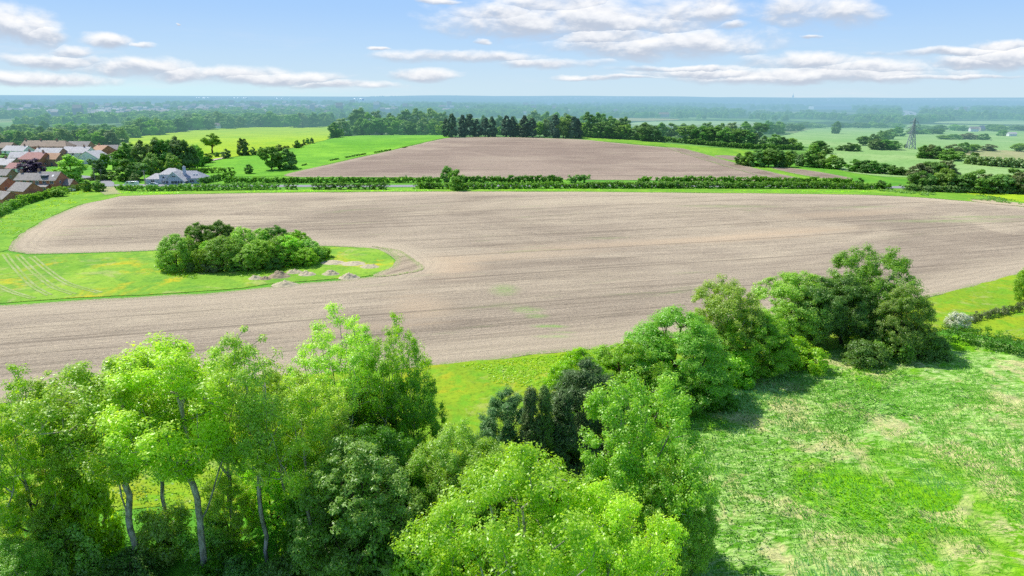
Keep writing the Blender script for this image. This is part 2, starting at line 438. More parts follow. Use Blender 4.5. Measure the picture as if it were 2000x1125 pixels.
FIELDS = {}
def sheet(name, label, pts, mat, step=6., off=.05, jit=.35, px=True, smooth=True, kind='structure', zf=None):
    P = tocam(pts) if px else pts
    if smooth: B = catmull(P, step)
    else:
        B = []
        for i in range(len(P)):
            a = np.array(P[i][:2]); b = np.array(P[(i + 1) % len(P)][:2]); k = max(1, int(np.linalg.norm(b - a) / step))
            B += [a + (b - a) * q / k for q in range(k)]
        B = np.array(B)
    rng = np.random.default_rng(len(B)); B = B + rng.normal(0, jit, B.shape)
    if px and smooth:
        tn_ = np.roll(B, -1, 0) - np.roll(B, 1, 0); tn_ /= np.linalg.norm(tn_, axis=1)[:, None] + 1e-6
        am = (fbm(B[:, 0] * .11, B[:, 1] * .11, 3) - .5) * (2.6 if step <= 6 else 4.); am = am * min(1, 120 / np.hypot(*B.mean(0)) + .35)
        B = B + np.column_stack([-tn_[:, 1], tn_[:, 0]]) * am[:, None] if name not in ('turning_strip', 'verge', 'soil_patch', 'soil_strip', 'sand_strip', 'track') else B
    FIELDS[name] = B
    x0, y0 = B.min(0); x1, y1 = B.max(0)
    X, Y = np.meshgrid(np.arange(x0, x1, step), np.arange(y0, y1, step)); X = X.ravel(); Y = Y.ravel()
    ins = inside(B, X, Y); X = X[ins]; Y = Y[ins]; ed = edgedist(B, X, Y); k = ed > step * .45; X = X[k]; Y = Y[k]
    vs = [Vector((float(a), float(b))) for a, b in B] + [Vector((float(a), float(b))) for a, b in zip(X, Y)]
    n = len(B); r = delaunay_2d_cdt(vs, [(i, (i + 1) % n) for i in range(n)], [], 1, 1e-4)
    V2 = np.array([(v[0], v[1]) for v in r[0]]); F2 = np.array(r[2])
    # faces inside the outline only
    cx = V2[F2].mean(1); ok = inside(B, cx[:, 0], cx[:, 1]); F2 = F2[ok]
    a_, b_, c_ = V2[F2[:, 0]], V2[F2[:, 1]], V2[F2[:, 2]]
    cr = (b_[:, 0]-a_[:, 0])*(c_[:, 1]-a_[:, 1]) - (b_[:, 1]-a_[:, 1])*(c_[:, 0]-a_[:, 0])
    F2[cr < 0] = F2[cr < 0][:, ::-1]
    e = edgedist(B, V2[:, 0], V2[:, 1])
    z = terrain(V2[:, 0], V2[:, 1]) + off
    if zf is not None: z = z + zf(V2[:, 0], V2[:, 1], e)
    me = mesh_np(name, np.column_stack([V2, z]), F2, mat, {'edge': ('POINT', e)}, smooth=True)
    return tag(link(name, me), label, kind=kind)

# --- ground materials
def soilmat(name, rowang, base, light, dark, headland=14., green=.35, seed=0., spots=(), tans=()):
    m, t = newmat(name); p = t.pos(); e = t.attr('edge')
    wob = t.vmath('SCALE', t.vmath('SUBTRACT', t.noise(p, .02, 2, .5, 0, 'Color'), (.5, .5, .5)), scale=.9)
    pr = t.mapping(t.vmath('ADD', p, wob), rot=(0, 0, -rowang), loc=(seed, seed, 0))
    big = t.noise(p, .013, 5, .62, .8); patch = t.noise(t.mapping(pr, scale=(.007, .018, 1), loc=(seed*3, 7, 0)), 1, 5, .62, .9)
    streak = t.noise(t.mapping(pr, scale=(.010, .42, 1)), 1, 5, .72)
    fine = t.noise(t.mapping(pr, scale=(.05, 1.6, 1)), 1, 5, .8)
    clod = t.noise(p, 1.7, 6, .85); speck = t.noise(t.mapping(p, loc=(5, 8, 0)), .55, 5, .8)
    c = t.mix(t.ss(big, .40, .60, 0, .8), base, dark)
    c = t.mix(t.ss(patch, .46, .66, 0, .8), c, light)
    c = t.mix(t.ss(streak, .50, .57, 0, .30), c, tuple(v * 1.35 for v in base))
    c = t.mix(t.ss(streak, .44, .38, 0, .40), c, tuple(v * .50 for v in dark))
    c = t.mix(t.ss(fine, .53, .60, 0, .42), c, tuple(v * .52 for v in dark))
    c = t.mix(t.ss(fine, .45, .38, 0, .30), c, tuple(min(1, v * 1.35) for v in light))
    c = t.mix(t.ss(clod, .53, .68, 0, .55), c, tuple(min(1, v * 1.5) for v in light))
    c = t.mix(t.ss(clod, .47, .34, 0, .60), c, tuple(v * .40 for v in dark))
    c = t.mix(t.ss(speck, .60, .68, 0, .4), c, tuple(v * .5 for v in dark))
    for (sx, sy, rx, ry, st) in tans:
        g0 = G(sx, sy); q = t.vmath('MULTIPLY', t.vmath('SUBTRACT', t.mapping(p, loc=(-g0[0], -g0[1], 0)), (0, 0, 0)), (1, 1, 1))
        q = t.vmath('MULTIPLY', t.mapping(q, rot=(0, 0, -rowang)), (1 / rx, 1 / ry, 0))
        c = t.mix(t.math('MULTIPLY', t.ss(t.math('ADD', t.vmath('LENGTH', q), t.math('MULTIPLY', t.math('SUBTRACT', streak, .5), 2.2)), 1.2, .1), st * .9), c, t.mix(t.ss(fine, .4, .6), (.50, .375, .24), (.68, .52, .345)))
    # tramlines where the sprayer runs
    y_ = t.sep(pr)[1]; tl = t.math('ABSOLUTE', t.math('SUBTRACT', t.math('FRACT', t.math('DIVIDE', y_, 24.)), .5))
    c = t.mix(t.math('MULTIPLY', t.ss(tl, .030, .012), t.ss(clod, .3, .6, .2, .6)), c, tuple(v * .62 for v in dark))
    # weeds coming up green in streaks
    wn = t.noise(t.mapping(pr, scale=(.02, .10, 1), loc=(3, 9 + seed, 0)), 1, 5, .65, .5)
    wf = t.math('MULTIPLY', t.ss(wn, .58, .72), t.ss(fine, .4, .6)); wf = t.math('MULTIPLY', wf, green)
    for (sx, sy, rx, ry, st) in spots:
        g0 = G(sx, sy); q = t.vmath('MULTIPLY', t.vmath('SUBTRACT', t.vmath('ADD', p, t.vmath('SCALE', wob, scale=1.4)), (g0[0], g0[1], 0)), (1 / rx, 1 / ry, 0))
        sp = t.math('MULTIPLY', t.ss(t.vmath('LENGTH', q), 1.15, .2), t.ss(t.math('ADD', fine, t.math('MULTIPLY', speck, .5)), .60, .85)); wf = t.math('MAXIMUM', wf, t.math('MULTIPLY', sp, st))
    c = t.mix(wf, c, (.22, .44, .07))
    # paler headland turned along the edge
    hn = t.math('MULTIPLY_ADD', t.math('SUBTRACT', big, .5), 22., headland)
    hl = t.ss(e, hn, t.math('MULTIPLY', hn, .3))
    rows = t.math('SINE', t.math('MULTIPLY_ADD', e, 2.6, t.math('MULTIPLY', clod, 5.)))
    hc = t.mix(t.ss(rows, .2, 1., 0, .25), tuple(v * 1.10 for v in light), dark)
    hc = t.mix(t.ss(clod, .47, .34, 0, .5), hc, dark)
    c = t.mix(t.math('MULTIPLY', hl, .62), c, hc)
    c = t.mix(t.math('MULTIPLY', t.ss(e, 2.2, .2), t.ss(clod, .45, .55)), c, (.20, .32, .06))
    hgt = t.math('ADD', t.math('MULTIPLY', fine, 1.), t.math('MULTIPLY', clod, 1.3))
    finish(t, bsdf(t, c, .95, hgt, .8, .25, .1)); return m

def grassmat(name, a, b, c3, s1=.05, s2=1.3, yellow=0., ycol=(.62, .50, .02), straw=0., rows=None, bump=.6, bd=.25, rim=0):
    m, t = newmat(name); p = t.pos(); 
    n1 = t.noise(p, s1, 4, .6, 1.); n2 = t.noise(p, s2, 5, .75); n3 = t.noise(p, s1 * 5, 4, .6, .8)
    c = t.mix(t.ss(n1, .35, .65), a, b); c = t.mix(t.ss(n3, .45, .68, 0, .7), c, c3)
    if rows is not None:
        pr = t.mapping(p, rot=(0, 0, -rows), scale=(.01, .35, 1)); rn = t.noise(pr, 1, 3, .6)
        c = t.mix(t.ss(rn, .45, .65, 0, .5), c, tuple(v * .7 for v in a))
    if yellow: c = t.mix(t.math('MULTIPLY', t.ss(t.noise(p, s1 * 2.2, 5, .7, .5), .52, .68), yellow), c, ycol)
    if straw: c = t.mix(t.math('MULTIPLY', t.ss(t.noise(t.mapping(p, loc=(31, 7, 0)), s1 * 3.5, 5, .7, 1.2), .54, .66), straw), c, (.52, .47, .20))
    c = t.mix(t.ss(n2, .52, .30, 0, .55), c, tuple(v * .35 for v in a))
    c = t.mix(t.ss(n2, .55, .75, 0, .4), c, tuple(min(1, v * 1.5) for v in b))
    finish(t, bsdf(t, c, .9, n2, bump, bd, .12)); return m

# direction of the drilling, taken from the near edge of the front field
pa, pb = G(840, 716), G(1800, 584); ROW = math.atan2(pb[1] - pa[1], pb[0] - pa[0])
M_soil = soilmat('drilled_soil', ROW * .75, (.42, .342, .245), (.57, .47, .325), (.30, .238, .172), 16, .35, 0., ((985,566,4,6,.5),(1030,606,4,3,.6),(1048,618,3,2,.5),(1072,638,4.2,1.2,1.),(1080,658,4.5,1.1,1.),(1100,650,3,.8,.6),(1420,403,26,4,.3),(1850,432,30,4,.35),(1930,424,24,4,.35),(1130,690,4,1.5,.5)),
  ((870,520,11,16,.9),(1000,500,34,6,.5),(1180,478,40,7,.55),(1430,465,40,7,.8),(1550,452,30,8,.6),(1650,418,40,8,.5),(820,600,8,12,.6),(700,640,16,4,.4),(110,440,12,26,.5)))
M_soil2 = soilmat('upper_soil', .02, (.37, .285, .215), (.46, .37, .27), (.27, .20, .155), 7, .12, 40.)
M_soil3 = soilmat('strip_soil', .3, (.33, .26, .19), (.40, .33, .25), (.24, .18, .13), 4, .2, 80.)
M_lane = grassmat('verge_grass', (.17, .38, .03), (.27, .50, .045), (.12, .34, .03), .06, 1.2, yellow=.35, ycol=(.45,.52,.03))
M_crop = grassmat('green_crop', (.15, .42, .025), (.26, .56, .04), (.12, .35, .03), .012, .6, rows=.35)
M_crop2 = grassmat('yellow_green_crop', (.34, .52, .02), (.42, .60, .025), (.22, .46, .02), .010, .5, rows=.25)
M_pen = grassmat('buttercup_grass', (.19, .40, .03), (.33, .52, .05), (.12, .32, .04), .03, 1.1, yellow=.9, straw=.45)
M_gold = grassmat('golden_grass', (.22, .38, .02), (.32, .46, .02), (.14, .42, .02), .045, 1.3, yellow=.55, ycol=(.52, .42, .02), straw=.4)
M_field = grassmat('pasture', (.25, .44, .13), (.34, .50, .18), (.20, .38, .10), .012, .45)
M_dry = grassmat('dry_pasture', (.36, .38, .16), (.46, .42, .22), (.25, .34, .12), .02, .4)
M_lawn = grassmat('lawn', (.18, .46, .03), (.24, .52, .04), (.15, .40, .03), .03, 1.)

def basemat():
    m, t = newmat('ground_cover'); p = t.pos(); d = t.vmath('LENGTH', p)
    n1 = t.noise(p, .03, 4, .6, 1.); n2 = t.noise(p, .9, 5, .75)
    near = t.mix(t.ss(n1, .35, .65), (.10, .32, .03), (.20, .44, .04)); near = t.mix(t.ss(n2, .5, .3, 0, .6), near, (.03, .10, .01))
    vo = t.new('ShaderNodeTexVoronoi'); t.set(vo.inputs['Vector'], t.mapping(p, scale=(.0042, .0022, 0), rot=(0, 0, .3))); vo.inputs['Scale'].default_value = 1
    hsep = t.new('ShaderNodeSeparateColor'); t.l.new(vo.outputs['Color'], hsep.inputs[0])
    far = t.mix(t.ss(hsep.outputs[0], .3, .7), (.17, .33, .09), (.30, .38, .15)); far = t.mix(t.ss(hsep.outputs[1], .55, .75), far, (.13, .24, .08))
    wn = t.noise(t.mapping(p, scale=(.0035, .0035, 1)), 1, 6, .7); far = t.mix(t.ss(wn, .46, .52), far, (.05, .12, .04))
    # beyond the woods: a plain of trees, roofs and sheds too small to make out
    sp = t.noise(t.mapping(p, scale=(.0022, .00075, 1)), 1, 7, .75)
    plain = t.mix(t.ss(sp, .40, .60), (.045, .11, .05), (.16, .26, .14))
    tn = t.noise(t.mapping(p, scale=(.010, .0022, 1), loc=(9, 3, 0)), 1, 6, .8); plain = t.mix(t.ss(tn, .60, .68, 0, .7), plain, (.42, .40, .40))
    far = t.mix(t.ss(d, 2500., 5000.), far, plain)
    c = t.mix(t.ss(d, 430., 700.), near, far)
    finish(t, bsdf(t, c, .95, n2, .4, .2, .1)); return m

def axis_coords(lo, hi, step, far, grow=1.16):
    a = list(np.arange(lo, hi + .1, step)); s = step
    while a[-1] < far: s *= grow; a.append(a[-1] + s)
    return a
xs = axis_coords(0, 560, 9, 45000); xs = [-v for v in xs[:0:-1]] + xs
ys = axis_coords(-120, 960, 9, 60000)
yb = [-120 - v for v in (3000, 1000, 300, 100, 40)]
X, Y = np.meshgrid(xs, yb + ys); nx = len(xs); ny = len(yb + ys)
idx = np.arange(nx * ny).reshape(ny, nx)
Fg = np.stack([idx[:-1, :-1], idx[:-1, 1:], idx[1:, 1:], idx[1:, :-1]], -1).reshape(-1, 4)
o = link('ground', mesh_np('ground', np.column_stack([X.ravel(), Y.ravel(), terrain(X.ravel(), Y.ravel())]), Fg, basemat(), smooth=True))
tag(o, 'green lowland plain running out to the horizon', kind='structure')

# front field and what bounds it
PLOUGH = [(215,383),(330,380),(500,377),(700,375),(1000,374),(1300,376),(1500,378),(1700,381),(1800,386),(1900,394),(2000,404),(2300,440),
          (2330,470),(2150,505),(2000,535),(1900,560),(1800,585),(1600,615),(1400,647),(1190,681),(1100,688),(960,703),(840,716),(700,728),(560,738),(300,758),(0,790),(-320,822),
          (-330,640),(-100,606),(0,597),(200,584),(400,573),(550,558),(650,549),(735,541),(766,522),(769,503),(742,486),(640,481),(480,484),(300,490),(60,496),(14,491),(30,466),(80,434),(150,403)]
sheet('ploughed_field', 'large bare ploughed field drilled in long fine rows', PLOUGH, M_soil, 5.5, .06, .25)
sheet('meadow', 'buttercup meadow running into the ploughed field around the copse', [(-330,636),(-100,602),(0,593),(200,580),(400,569),(550,554),(650,546),(700,543),(745,535),(768,518),(770,500),(740,486),(640,484),(480,487),(300,493),(60,499),(8,495),(-60,492),(-330,500)], M_pen, 4., .10, .3)
M_turn = soilmat('turning_soil', .9, (.50,.40,.27), (.58,.47,.32), (.38,.30,.21), .5, .3, 11.)
sheet('turning_strip', 'pale bare strip of packed soil around the tip of the meadow', [(725,481),(778,489),(803,503),(829,525),(812,532),(730,541),(766,522),(772,504),(750,487)], M_turn, 2., .13, .15)
sheet('field_margin', 'bright grass margin along the village side of the ploughed field', [(205,372),(235,383),(150,402),(80,433),(28,465),(8,492),(-60,500),(-330,506),(-330,470),(-60,440),(40,408),(120,380),(160,368)], M_lane, 3., .09, .2)
sheet('verge', 'narrow green verge between the ploughed field and the road hedge', [(215,383),(330,380),(500,377),(700,375),(1000,374),(1300,376),(1500,378),(1700,381),(1800,386),(1900,394),(2000,404),(2300,440),(2330,425),(2000,388),(1900,380),(1750,371),(1500,369.5),(1000,368),(700,369),(500,370),(330,371),(205,373)], M_lane, 3., .12, .12)
sheet('grass_strip', 'golden green grass strip between the ploughed field and the near trees', [(-320,822),(0,790),(300,758),(560,738),(700,728),(840,716),(960,703),(1100,688),(1190,681),(1400,647),(1600,615),(1800,585),(1900,560),(2000,535),(2160,503),(2190,560),(2000,606),(1860,640),(1560,700),(1400,780),(1230,900),(980,980),(830,1020),(500,1000),(0,1000),(-300,1000)], M_gold, 2.5, .07, .2)
# upper fields
UP = [(555,344),(640,322),(700,308),(760,295),(820,281),(855,273),(885,269),(1000,268.5),(1140,273),(1200,279),(1300,288),(1335,291),(1400,309),(1480,331),(1560,349),(1590,354),(1400,353),(1200,352),(1000,350),(800,347),(650,346)]
sheet('upper_ploughed_field', 'bare brown field rising to the tree belt on the ridge', UP, M_soil2, 7., .14, .3)
sheet('track', 'pale strip of turned soil along the right edge of the upper field', [(1300,287.5),(1335,290.5),(1400,308),(1480,330),(1560,348),(1590,353.5),(1520,351),(1440,332),(1370,311)], M_soil3, 7., .24, .2)
sheet('green_field', 'bright green crop field on the slope', [(375,334),(395,322),(450,309),(520,300),(590,286),(640,273),(700,265),(780,263),(862,263.5),(885,267),(855,272),(820,280),(760,294),(700,307),(640,321),(555,343),(470,345),(400,344)], M_crop, 7., .12, .3)
sheet('yellow_field', 'yellow green crop field below the wood', [(245,272),(300,263),(350,258),(430,250.5),(540,248),(645,247),(655,258),(640,272),(590,285),(520,298),(450,307),(400,312),(330,300),(270,288)], M_crop2, 9., .12, .3)
sheet('grass_lane', 'light green grass path beside the upper ploughed field', [(1140,266),(1230,272),(1330,283),(1440,292),(1500,300),(1470,320),(1500,326),(1640,350),(1720,364),(1600,357),(1560,349),(1480,331),(1400,309),(1335,291),(1300,287),(1200,278),(1140,273)], M_lane, 7., .10, .25)
sheet('soil_patch', 'small bare soil patch beside the round thicket', [(1395,304),(1440,305),(1445,314),(1425,313)], M_soil3, 6., .18, .2)
sheet('soil_strip', 'long bare soil strip running down to the road hedge', [(1505,327.5),(1545,328.5),(1610,338),(1665,349),(1640,353),(1570,343)], M_soil3, 6., .18, .2)
sheet('pasture', 'green pasture beyond the road on the right', [(1545,262),(1600,250),(1700,245),(1800,243),(1900,244),(2120,252),(2150,350),(1950,347),(1850,347),(1720,345),(1640,332),(1590,318),(1620,298),(1560,285),(1440,282),(1470,272)], M_field, 14., .10, .5)
sheet('dry_pasture', 'straw coloured rough pasture at the right', [(1860,296),(1930,293),(2100,300),(2100,318),(1960,312),(1890,306)], M_dry, 10., .22, .4)
sheet('mustard_field', 'yellow field corner beyond the hedge', [(1885,377),(1930,374),(2100,380),(2160,402),(2010,396),(1930,385)], M_crop2, 4., .16, .3)
sheet('sand_strip', 'bare sandy strip along the field corner', [(1895,391),(1940,391.5),(2000,398),(2100,410),(2100,414),(2000,403.5),(1930,398)], flatmat('sandy_soil', (.52,.42,.27), .95, .25, .6), 2., .18, .25)
M_farf = grassmat('pale_far_field', (.34, .50, .20), (.44, .56, .26), (.28, .46, .16), .004, .2)
sheet('far_field', 'pale green field between the distant woods right of the ridge', [(1240,244),(1330,245),(1470,242),(1465,237.5),(1380,236.5),(1300,237),(1245,239)], M_farf, 30., .5, 1.)
sheet('far_field', 'narrow straw coloured field behind the ridge clump', [(1150,236.5),(1310,235.5),(1320,232.5),(1230,231),(1150,232)], M_dry, 40., .5, 1.)
sheet('far_field', 'pale field strip below the distant town at right', [(1840,241),(2060,244),(2060,239),(1930,236.5),(1845,237.5)], M_farf, 30., .5, 1.)
sheet('lawn', 'sunlit lawn beside the grove', [(205,322),(232,316),(240,330),(236,346),(216,350),(196,346),(196,332)], M_lawn, 5., .10, .2)
M_road = flatmat('asphalt', (.30, .30, .31), .9, .15, .4)
def ribbon(name, label, pts, w, mat, off, px=True, step=5.):
    P = catmull(tocam(pts) if px else pts, step, False); d = np.gradient(P, axis=0); d /= np.linalg.norm(d, axis=1)[:, None]
    nrm = np.column_stack([-d[:, 1], d[:, 0]]); V = []
    for s_ in (-.5, .5):
        Q = P + nrm * w * s_; V.append(np.column_stack([Q, terrain(Q[:, 0], Q[:, 1]) + off]))
    n = len(P); V = np.concatenate(V); i = np.arange(n - 1)
    Fr = np.stack([i + n, i, i + 1, i + 1 + n], 1)
    e = np.full(2 * n, 3.)
    return tag(link(name, mesh_np(name, V, Fr[:, ::-1], mat, {'edge': ('POINT', e)})), label, kind='structure')
ribbon('road', 'grey country road behind the long hedge', [(-60,372),(60,366),(140,364),(200,363),(260,362),(420,363),(600,363.5),(800,363.5),(1000,362.5),(1300,363),(1600,364),(1760,366),(1860,360),(2000,352),(2200,345)], 8, M_road, .10)
ribbon('lane', 'village lane joining the road', [(206,364),(210,358),(190,350),(150,344),(60,340),(-60,338)], 6, M_road, .13)
ribbon('gateway', 'worn earth gateway from the road into the field', [(207,366),(210,372),(222,380)], 7, M_dry, .2, step=2)
ribbon('path', 'pale path at the top of the green field', [(384,322),(400,317),(425,311),(443,308)], 4, flatmat('pale_path', (.5,.42,.33)), .3)
M_track = grassmat('wheel_track', (.30, .42, .10), (.42, .48, .20), (.25, .40, .06), .1, 1.2)
for k_, tr_ in enumerate(([(-40,545),(20,572),(60,584)], [(5,498),(22,520),(60,560),(92,578)], [(30,500),(60,530),(100,562),(140,576)], [(58,503),(90,530),(130,556),(190,573)])):
    for dx_ in (0, 9):
        ribbon('wheel_track', 'faint curved wheel track across the buttercup meadow', [(a + dx_, b - dx_ * .15) for a, b in tr_], .55, M_track, .14, step=2)

# near pasture at the right: long grass laid over by the wind, real height in the sheet
def meadow_mat():
    m, t = newmat('long_grass'); p = t.pos()
    w = t.noise(p, .09, 3, .5, 0, 'Color')
    q = t.vmath('ADD', p, t.vmath('SCALE', t.vmath('SUBTRACT', w, (.5, .5, .5)), scale=3.2))
    big = t.noise(q, .055, 4, .6, .6)
    wisp = t.noise(t.mapping(q, rot=(0, 0, -.5), scale=(.32, .95, 1)), 1., 5, .66, 1.2)
    fine = t.noise(t.mapping(q, rot=(0, 0, .4), scale=(.9, 2.6, 1)), 1., 4, .68, .8)
    lush = t.mix(t.ss(fine, .35, .65), (.13, .40, .008), (.28, .60, .012))
    pale = t.mix(t.ss(wisp, .44, .58), (.13, .38, .02), (.44, .68, .17)); pale = t.mix(t.ss(fine, .52, .64, 0, .8), pale, (.66, .78, .34))
    c = t.mix(t.ss(t.math('SUBTRACT', big, t.math('MULTIPLY', t.math('MULTIPLY', t.ss(t.sep(p)[0], 18., 36.), t.ss(t.sep(p)[1], 74., 52.)), .14)), .38, .49), lush, pale)
    sn = t.noise(t.mapping(q, loc=(50, 20, 0)), .11, 5, .7, .8)
    worn = t.ss(sn, .50, .62)
    for (sx, sy, rr) in ((1960, 960, 4.5), (1890, 1085, 3.5), (1740, 1000, 2.6), (1640, 1060, 3.), (1985, 1040, 4.), (1560, 800, 4.), (1960, 800, 6.), (1850, 900, 3.)):
        g0 = G(sx, sy); worn = t.math('MAXIMUM', worn, t.math('MULTIPLY', t.ss(t.vmath('LENGTH', t.mapping(q, loc=(-g0[0], -g0[1], 0))), rr * 1.2, rr * .3), t.ss(t.math('ADD', fine, sn), .86, 1.08)))
    c = t.mix(t.math('MULTIPLY', worn, .75), c, (.72, .64, .30))
    c = t.mix(t.ss(t.noise(q, .9, 6, .8, .6), .42, .33, 0, .8), c, (.06, .24, .02)); c = t.mix(t.ss(fine, .42, .30, 0, .45), c, (.08, .28, .015))
    finish(t, bsdf(t, c, .9, t.math('ADD', wisp, fine), .9, .35, .1)); return m
def tuft(x, y, e):
    wx = x + 3 * fbm(x * .1, y * .1, 2); wy = y + 3 * fbm(x * .1 + 40, y * .1, 2)
    a = fbm(wx * .45, wy * .9, 4); b = fbm(wx * 1.3 + 9, wy * 1.7, 3)
    return np.maximum(0, (a - .42) * 1.1 + (b - .5) * .45) * sstep(0, 3, e)
mead = [G(1560,700), G(1870,655), G(1990,680), G(2140,715), G(2500,830), G(2500,1300), G(1300,1300), G(1250,1010), G(1400,780)]
sheet('rough_pasture', 'rough pasture of long wind-laid grass at the lower right', mead, meadow_mat(), .42, .10, .1, px=False, zf=tuft)
sheet('far_pasture', 'sunlit grass beyond the low hedge at the right edge', [(1870,640),(1960,612),(2200,560),(2300,600),(2200,680),(2000,668)], M_gold, 3., .12, .2)

# blades standing out of the long grass
rng = np.random.default_rng(5)
Bm = FIELDS['rough_pasture']; n = 150000
x = rng.uniform(Bm[:, 0].min(), Bm[:, 0].max(), n); y = rng.uniform(Bm[:, 1].min(), Bm[:, 1].max(), n)
k = inside(Bm, x, y) & (x < 75) & (fbm(x * .12, y * .12, 3) + .15 * rng.random(n) > .50); x = x[k]; y = y[k]; n = len(x)
z = tuft(x, y, np.full(n, 5.)) + .08
an = 3.6 + 1.6 * (fbm(x * .08, y * .08, 2) - .5) * 4 + rng.normal(0, .35, n); hh = rng.uniform(.25, .6, n); ln = rng.uniform(.3, .8, n)
dx = np.cos(an) * hh * ln; dy = np.sin(an) * hh * ln; wx = -np.sin(an) * .05; wy = np.cos(an) * .05
V = np.stack([np.column_stack([x - wx, y - wy, z]), np.column_stack([x + wx, y + wy, z]), np.column_stack([x + dx + wx * .7, y + dy + wy * .7, z + hh * .75]), np.column_stack([x + dx - wx * .7, y + dy - wy * .7, z + hh * .75])], 1).reshape(-1, 3)
FOL['blade'] = foliage('grass_blades', (.16, .44, .03), (.46, .66, .20), .35, .05, (1.1, 1.1, .7))
o = link('tall_grass', mesh_np('tall_grass', V, np.arange(4 * n).reshape(-1, 4), FOL['blade'], {'tint': ('FACE', rng.random(n))}))
tag(o, 'pale seeding tall grass in the rough pasture', 'grass', kind='stuff')

# ------------------------------------------------------------------ foreground trees: (top px, top py, height m, crown width m, proto, foliage, name, label)
random.seed(4)
def top_at(px, py, h):
    d = raydir(px, py); t = (h - H) / d[2]
    return d[0] * t, d[1] * t
FG = [
 (10,735,19,12,'poplarC',None,'poplar_tree','airy poplar with forked trunk cut by the left edge of the photo'),
 (95,738,18,10.5,'poplarB',None,'poplar_tree','narrow poplar next in from the left edge, lower than its neighbour to the right'),
 (205,700,21,13,'poplarA',None,'poplar_tree','poplar leaning left with a bare forked trunk, left of the long pale trunks'),
 (335,668,23,13,'poplarA',None,'poplar_tree','tall poplar with an open crown over a forked pale trunk in the left row'),
 (478,655,23,11,'poplarB',None,'poplar_tree','straight tall poplar with a rounded top in the middle of the left row'),
 (585,745,19,10,'poplarB',None,'poplar_tree','lower poplar with a straight grey trunk in front of the tall airy clump'),
 (150,722,18,10,'poplarB',None,'poplar_tree','light poplar filling the gap between the leaning poplar and the left edge group'),
 (268,688,20,10,'poplarB',None,'poplar_tree','poplar top showing between the two forked poplars'),
 (408,690,20,10,'poplarB',None,'poplar_tree','light poplar between the forked pale trunk and the straight tall poplar'),
 (540,715,18,10,'poplarB',None,'poplar_tree','sunlit poplar right behind the straight tall poplar'),
 (625,760,16,9,'poplarB',None,'poplar_tree','light poplar below the left side of the tallest airy one'),
 (655,612,21,14,'poplarC',None,'poplar_tree','tallest airy poplar seen against the ploughed field with branches showing'),
 (760,628,20,11,'poplarC',None,'poplar_tree','full poplar crown at the right of the tall airy clump'),
 (800,730,15,8,'broadB','mid','broadleaf_tree','darker leafy tree under the right side of the tall poplar clump'),
 (700,770,12,9,'broadA','dark','broadleaf_tree','dark shaded tree below the tall airy poplar clump'),
 (735,840,13,9,'broadA','dark','broadleaf_tree','dark maple in the shade behind the drooping grey-green tree'),
 (690,870,15,10,'droopA','mid','drooping_tree','grey green tree with drooping sprays at the bottom of the photo'),
 (880,838,13,10,'broadB','bright','broadleaf_tree','rounded bright green tree right of the drooping tree'),
 (960,875,12,10,'broadA','mid','broadleaf_tree','mid green tree between the round bright tree and the dark conifers'),
 (1010,895,19,17,'broadC','poplar','broadleaf_tree','big light green crown filling the bottom centre of the photo'),
 (1190,960,17,12,'broadC','poplar','broadleaf_tree','light green crown at the bottom right of the big centre crown'),
 (1260,740,18,13,'broadB','bright','broadleaf_tree','tall bright green tree at the corner of the rough pasture'),
 (1320,905,12,8,'broadA','mid','broadleaf_tree','shaded tree by the rough pasture, at the foot of the tall bright tree'),
 (985,762,12,7.5,'pineA','blue','conifer_tree','bluish spreading conifer at the edge of the golden strip'),
 (1040,762,13,3.6,'coneA',None,'conifer_tree','narrow dark cypress, left of two beside the bluish conifer'),
 (1062,758,13,3.6,'coneA',None,'conifer_tree','narrow dark cypress, right of two beside the bluish conifer'),
 (1150,705,14,11,'pineA','needle','conifer_tree','broad feathery dark conifer behind the tall bright tree'),
 (1105,770,12,5,'coneA','needle','conifer_tree','dark cypress in front of the broad feathery conifer'),
 (1135,690,11,10,'oakA','mid','broadleaf_tree','deep green tree standing behind the feathery conifer'),
 (1215,668,10,11,'oakA','mid','broadleaf_tree','dark green oak left of the round willow'),
 (1325,612,13,17,'willowA','grey','willow_tree','round grey green willow in the middle of the hedgerow'),
 (1270,645,10,11,'willowA','mid','willow_tree','lower willow on the left flank of the round one'),
 (1418,550,14.5,15,'broadB','bright','broadleaf_tree','light green ragged tree behind the round willow'),
 (1480,610,10,12,'broadA','mid','broadleaf_tree','low mid green tree in the dip of the hedgerow'),
 (1562,536,12.5,14,'broadA','mid','broadleaf_tree','tree with a pale ragged top left of the oaks'),
 (1600,546,12,11,'oakA','dark','oak_tree','dark oak in the hedgerow, left of a pair'),
 (1660,538,12.5,12,'oakA','dark','oak_tree','dark oak in the hedgerow, right of a pair'),
 (1712,485,16.5,17,'broadB','mid','willow_tree','tallest willow of the hedgerow rising against the ploughed field'),
 (1775,560,12,10,'willowA','mid','willow_tree','smaller willow on the right shoulder of the tallest willow'),
 (2016,522,8,5.5,'broadA','mid','broadleaf_tree','tree cut by the right edge of the photo beside the field'),
]
for (a_, b_, h_, w_, k_, f_, nm_, lb_) in FG:
    x_, y_ = top_at(a_, b_, h_); put_tree(k_, x_, y_, h_, w_, lb_, 'tree', None, f_, nm_)
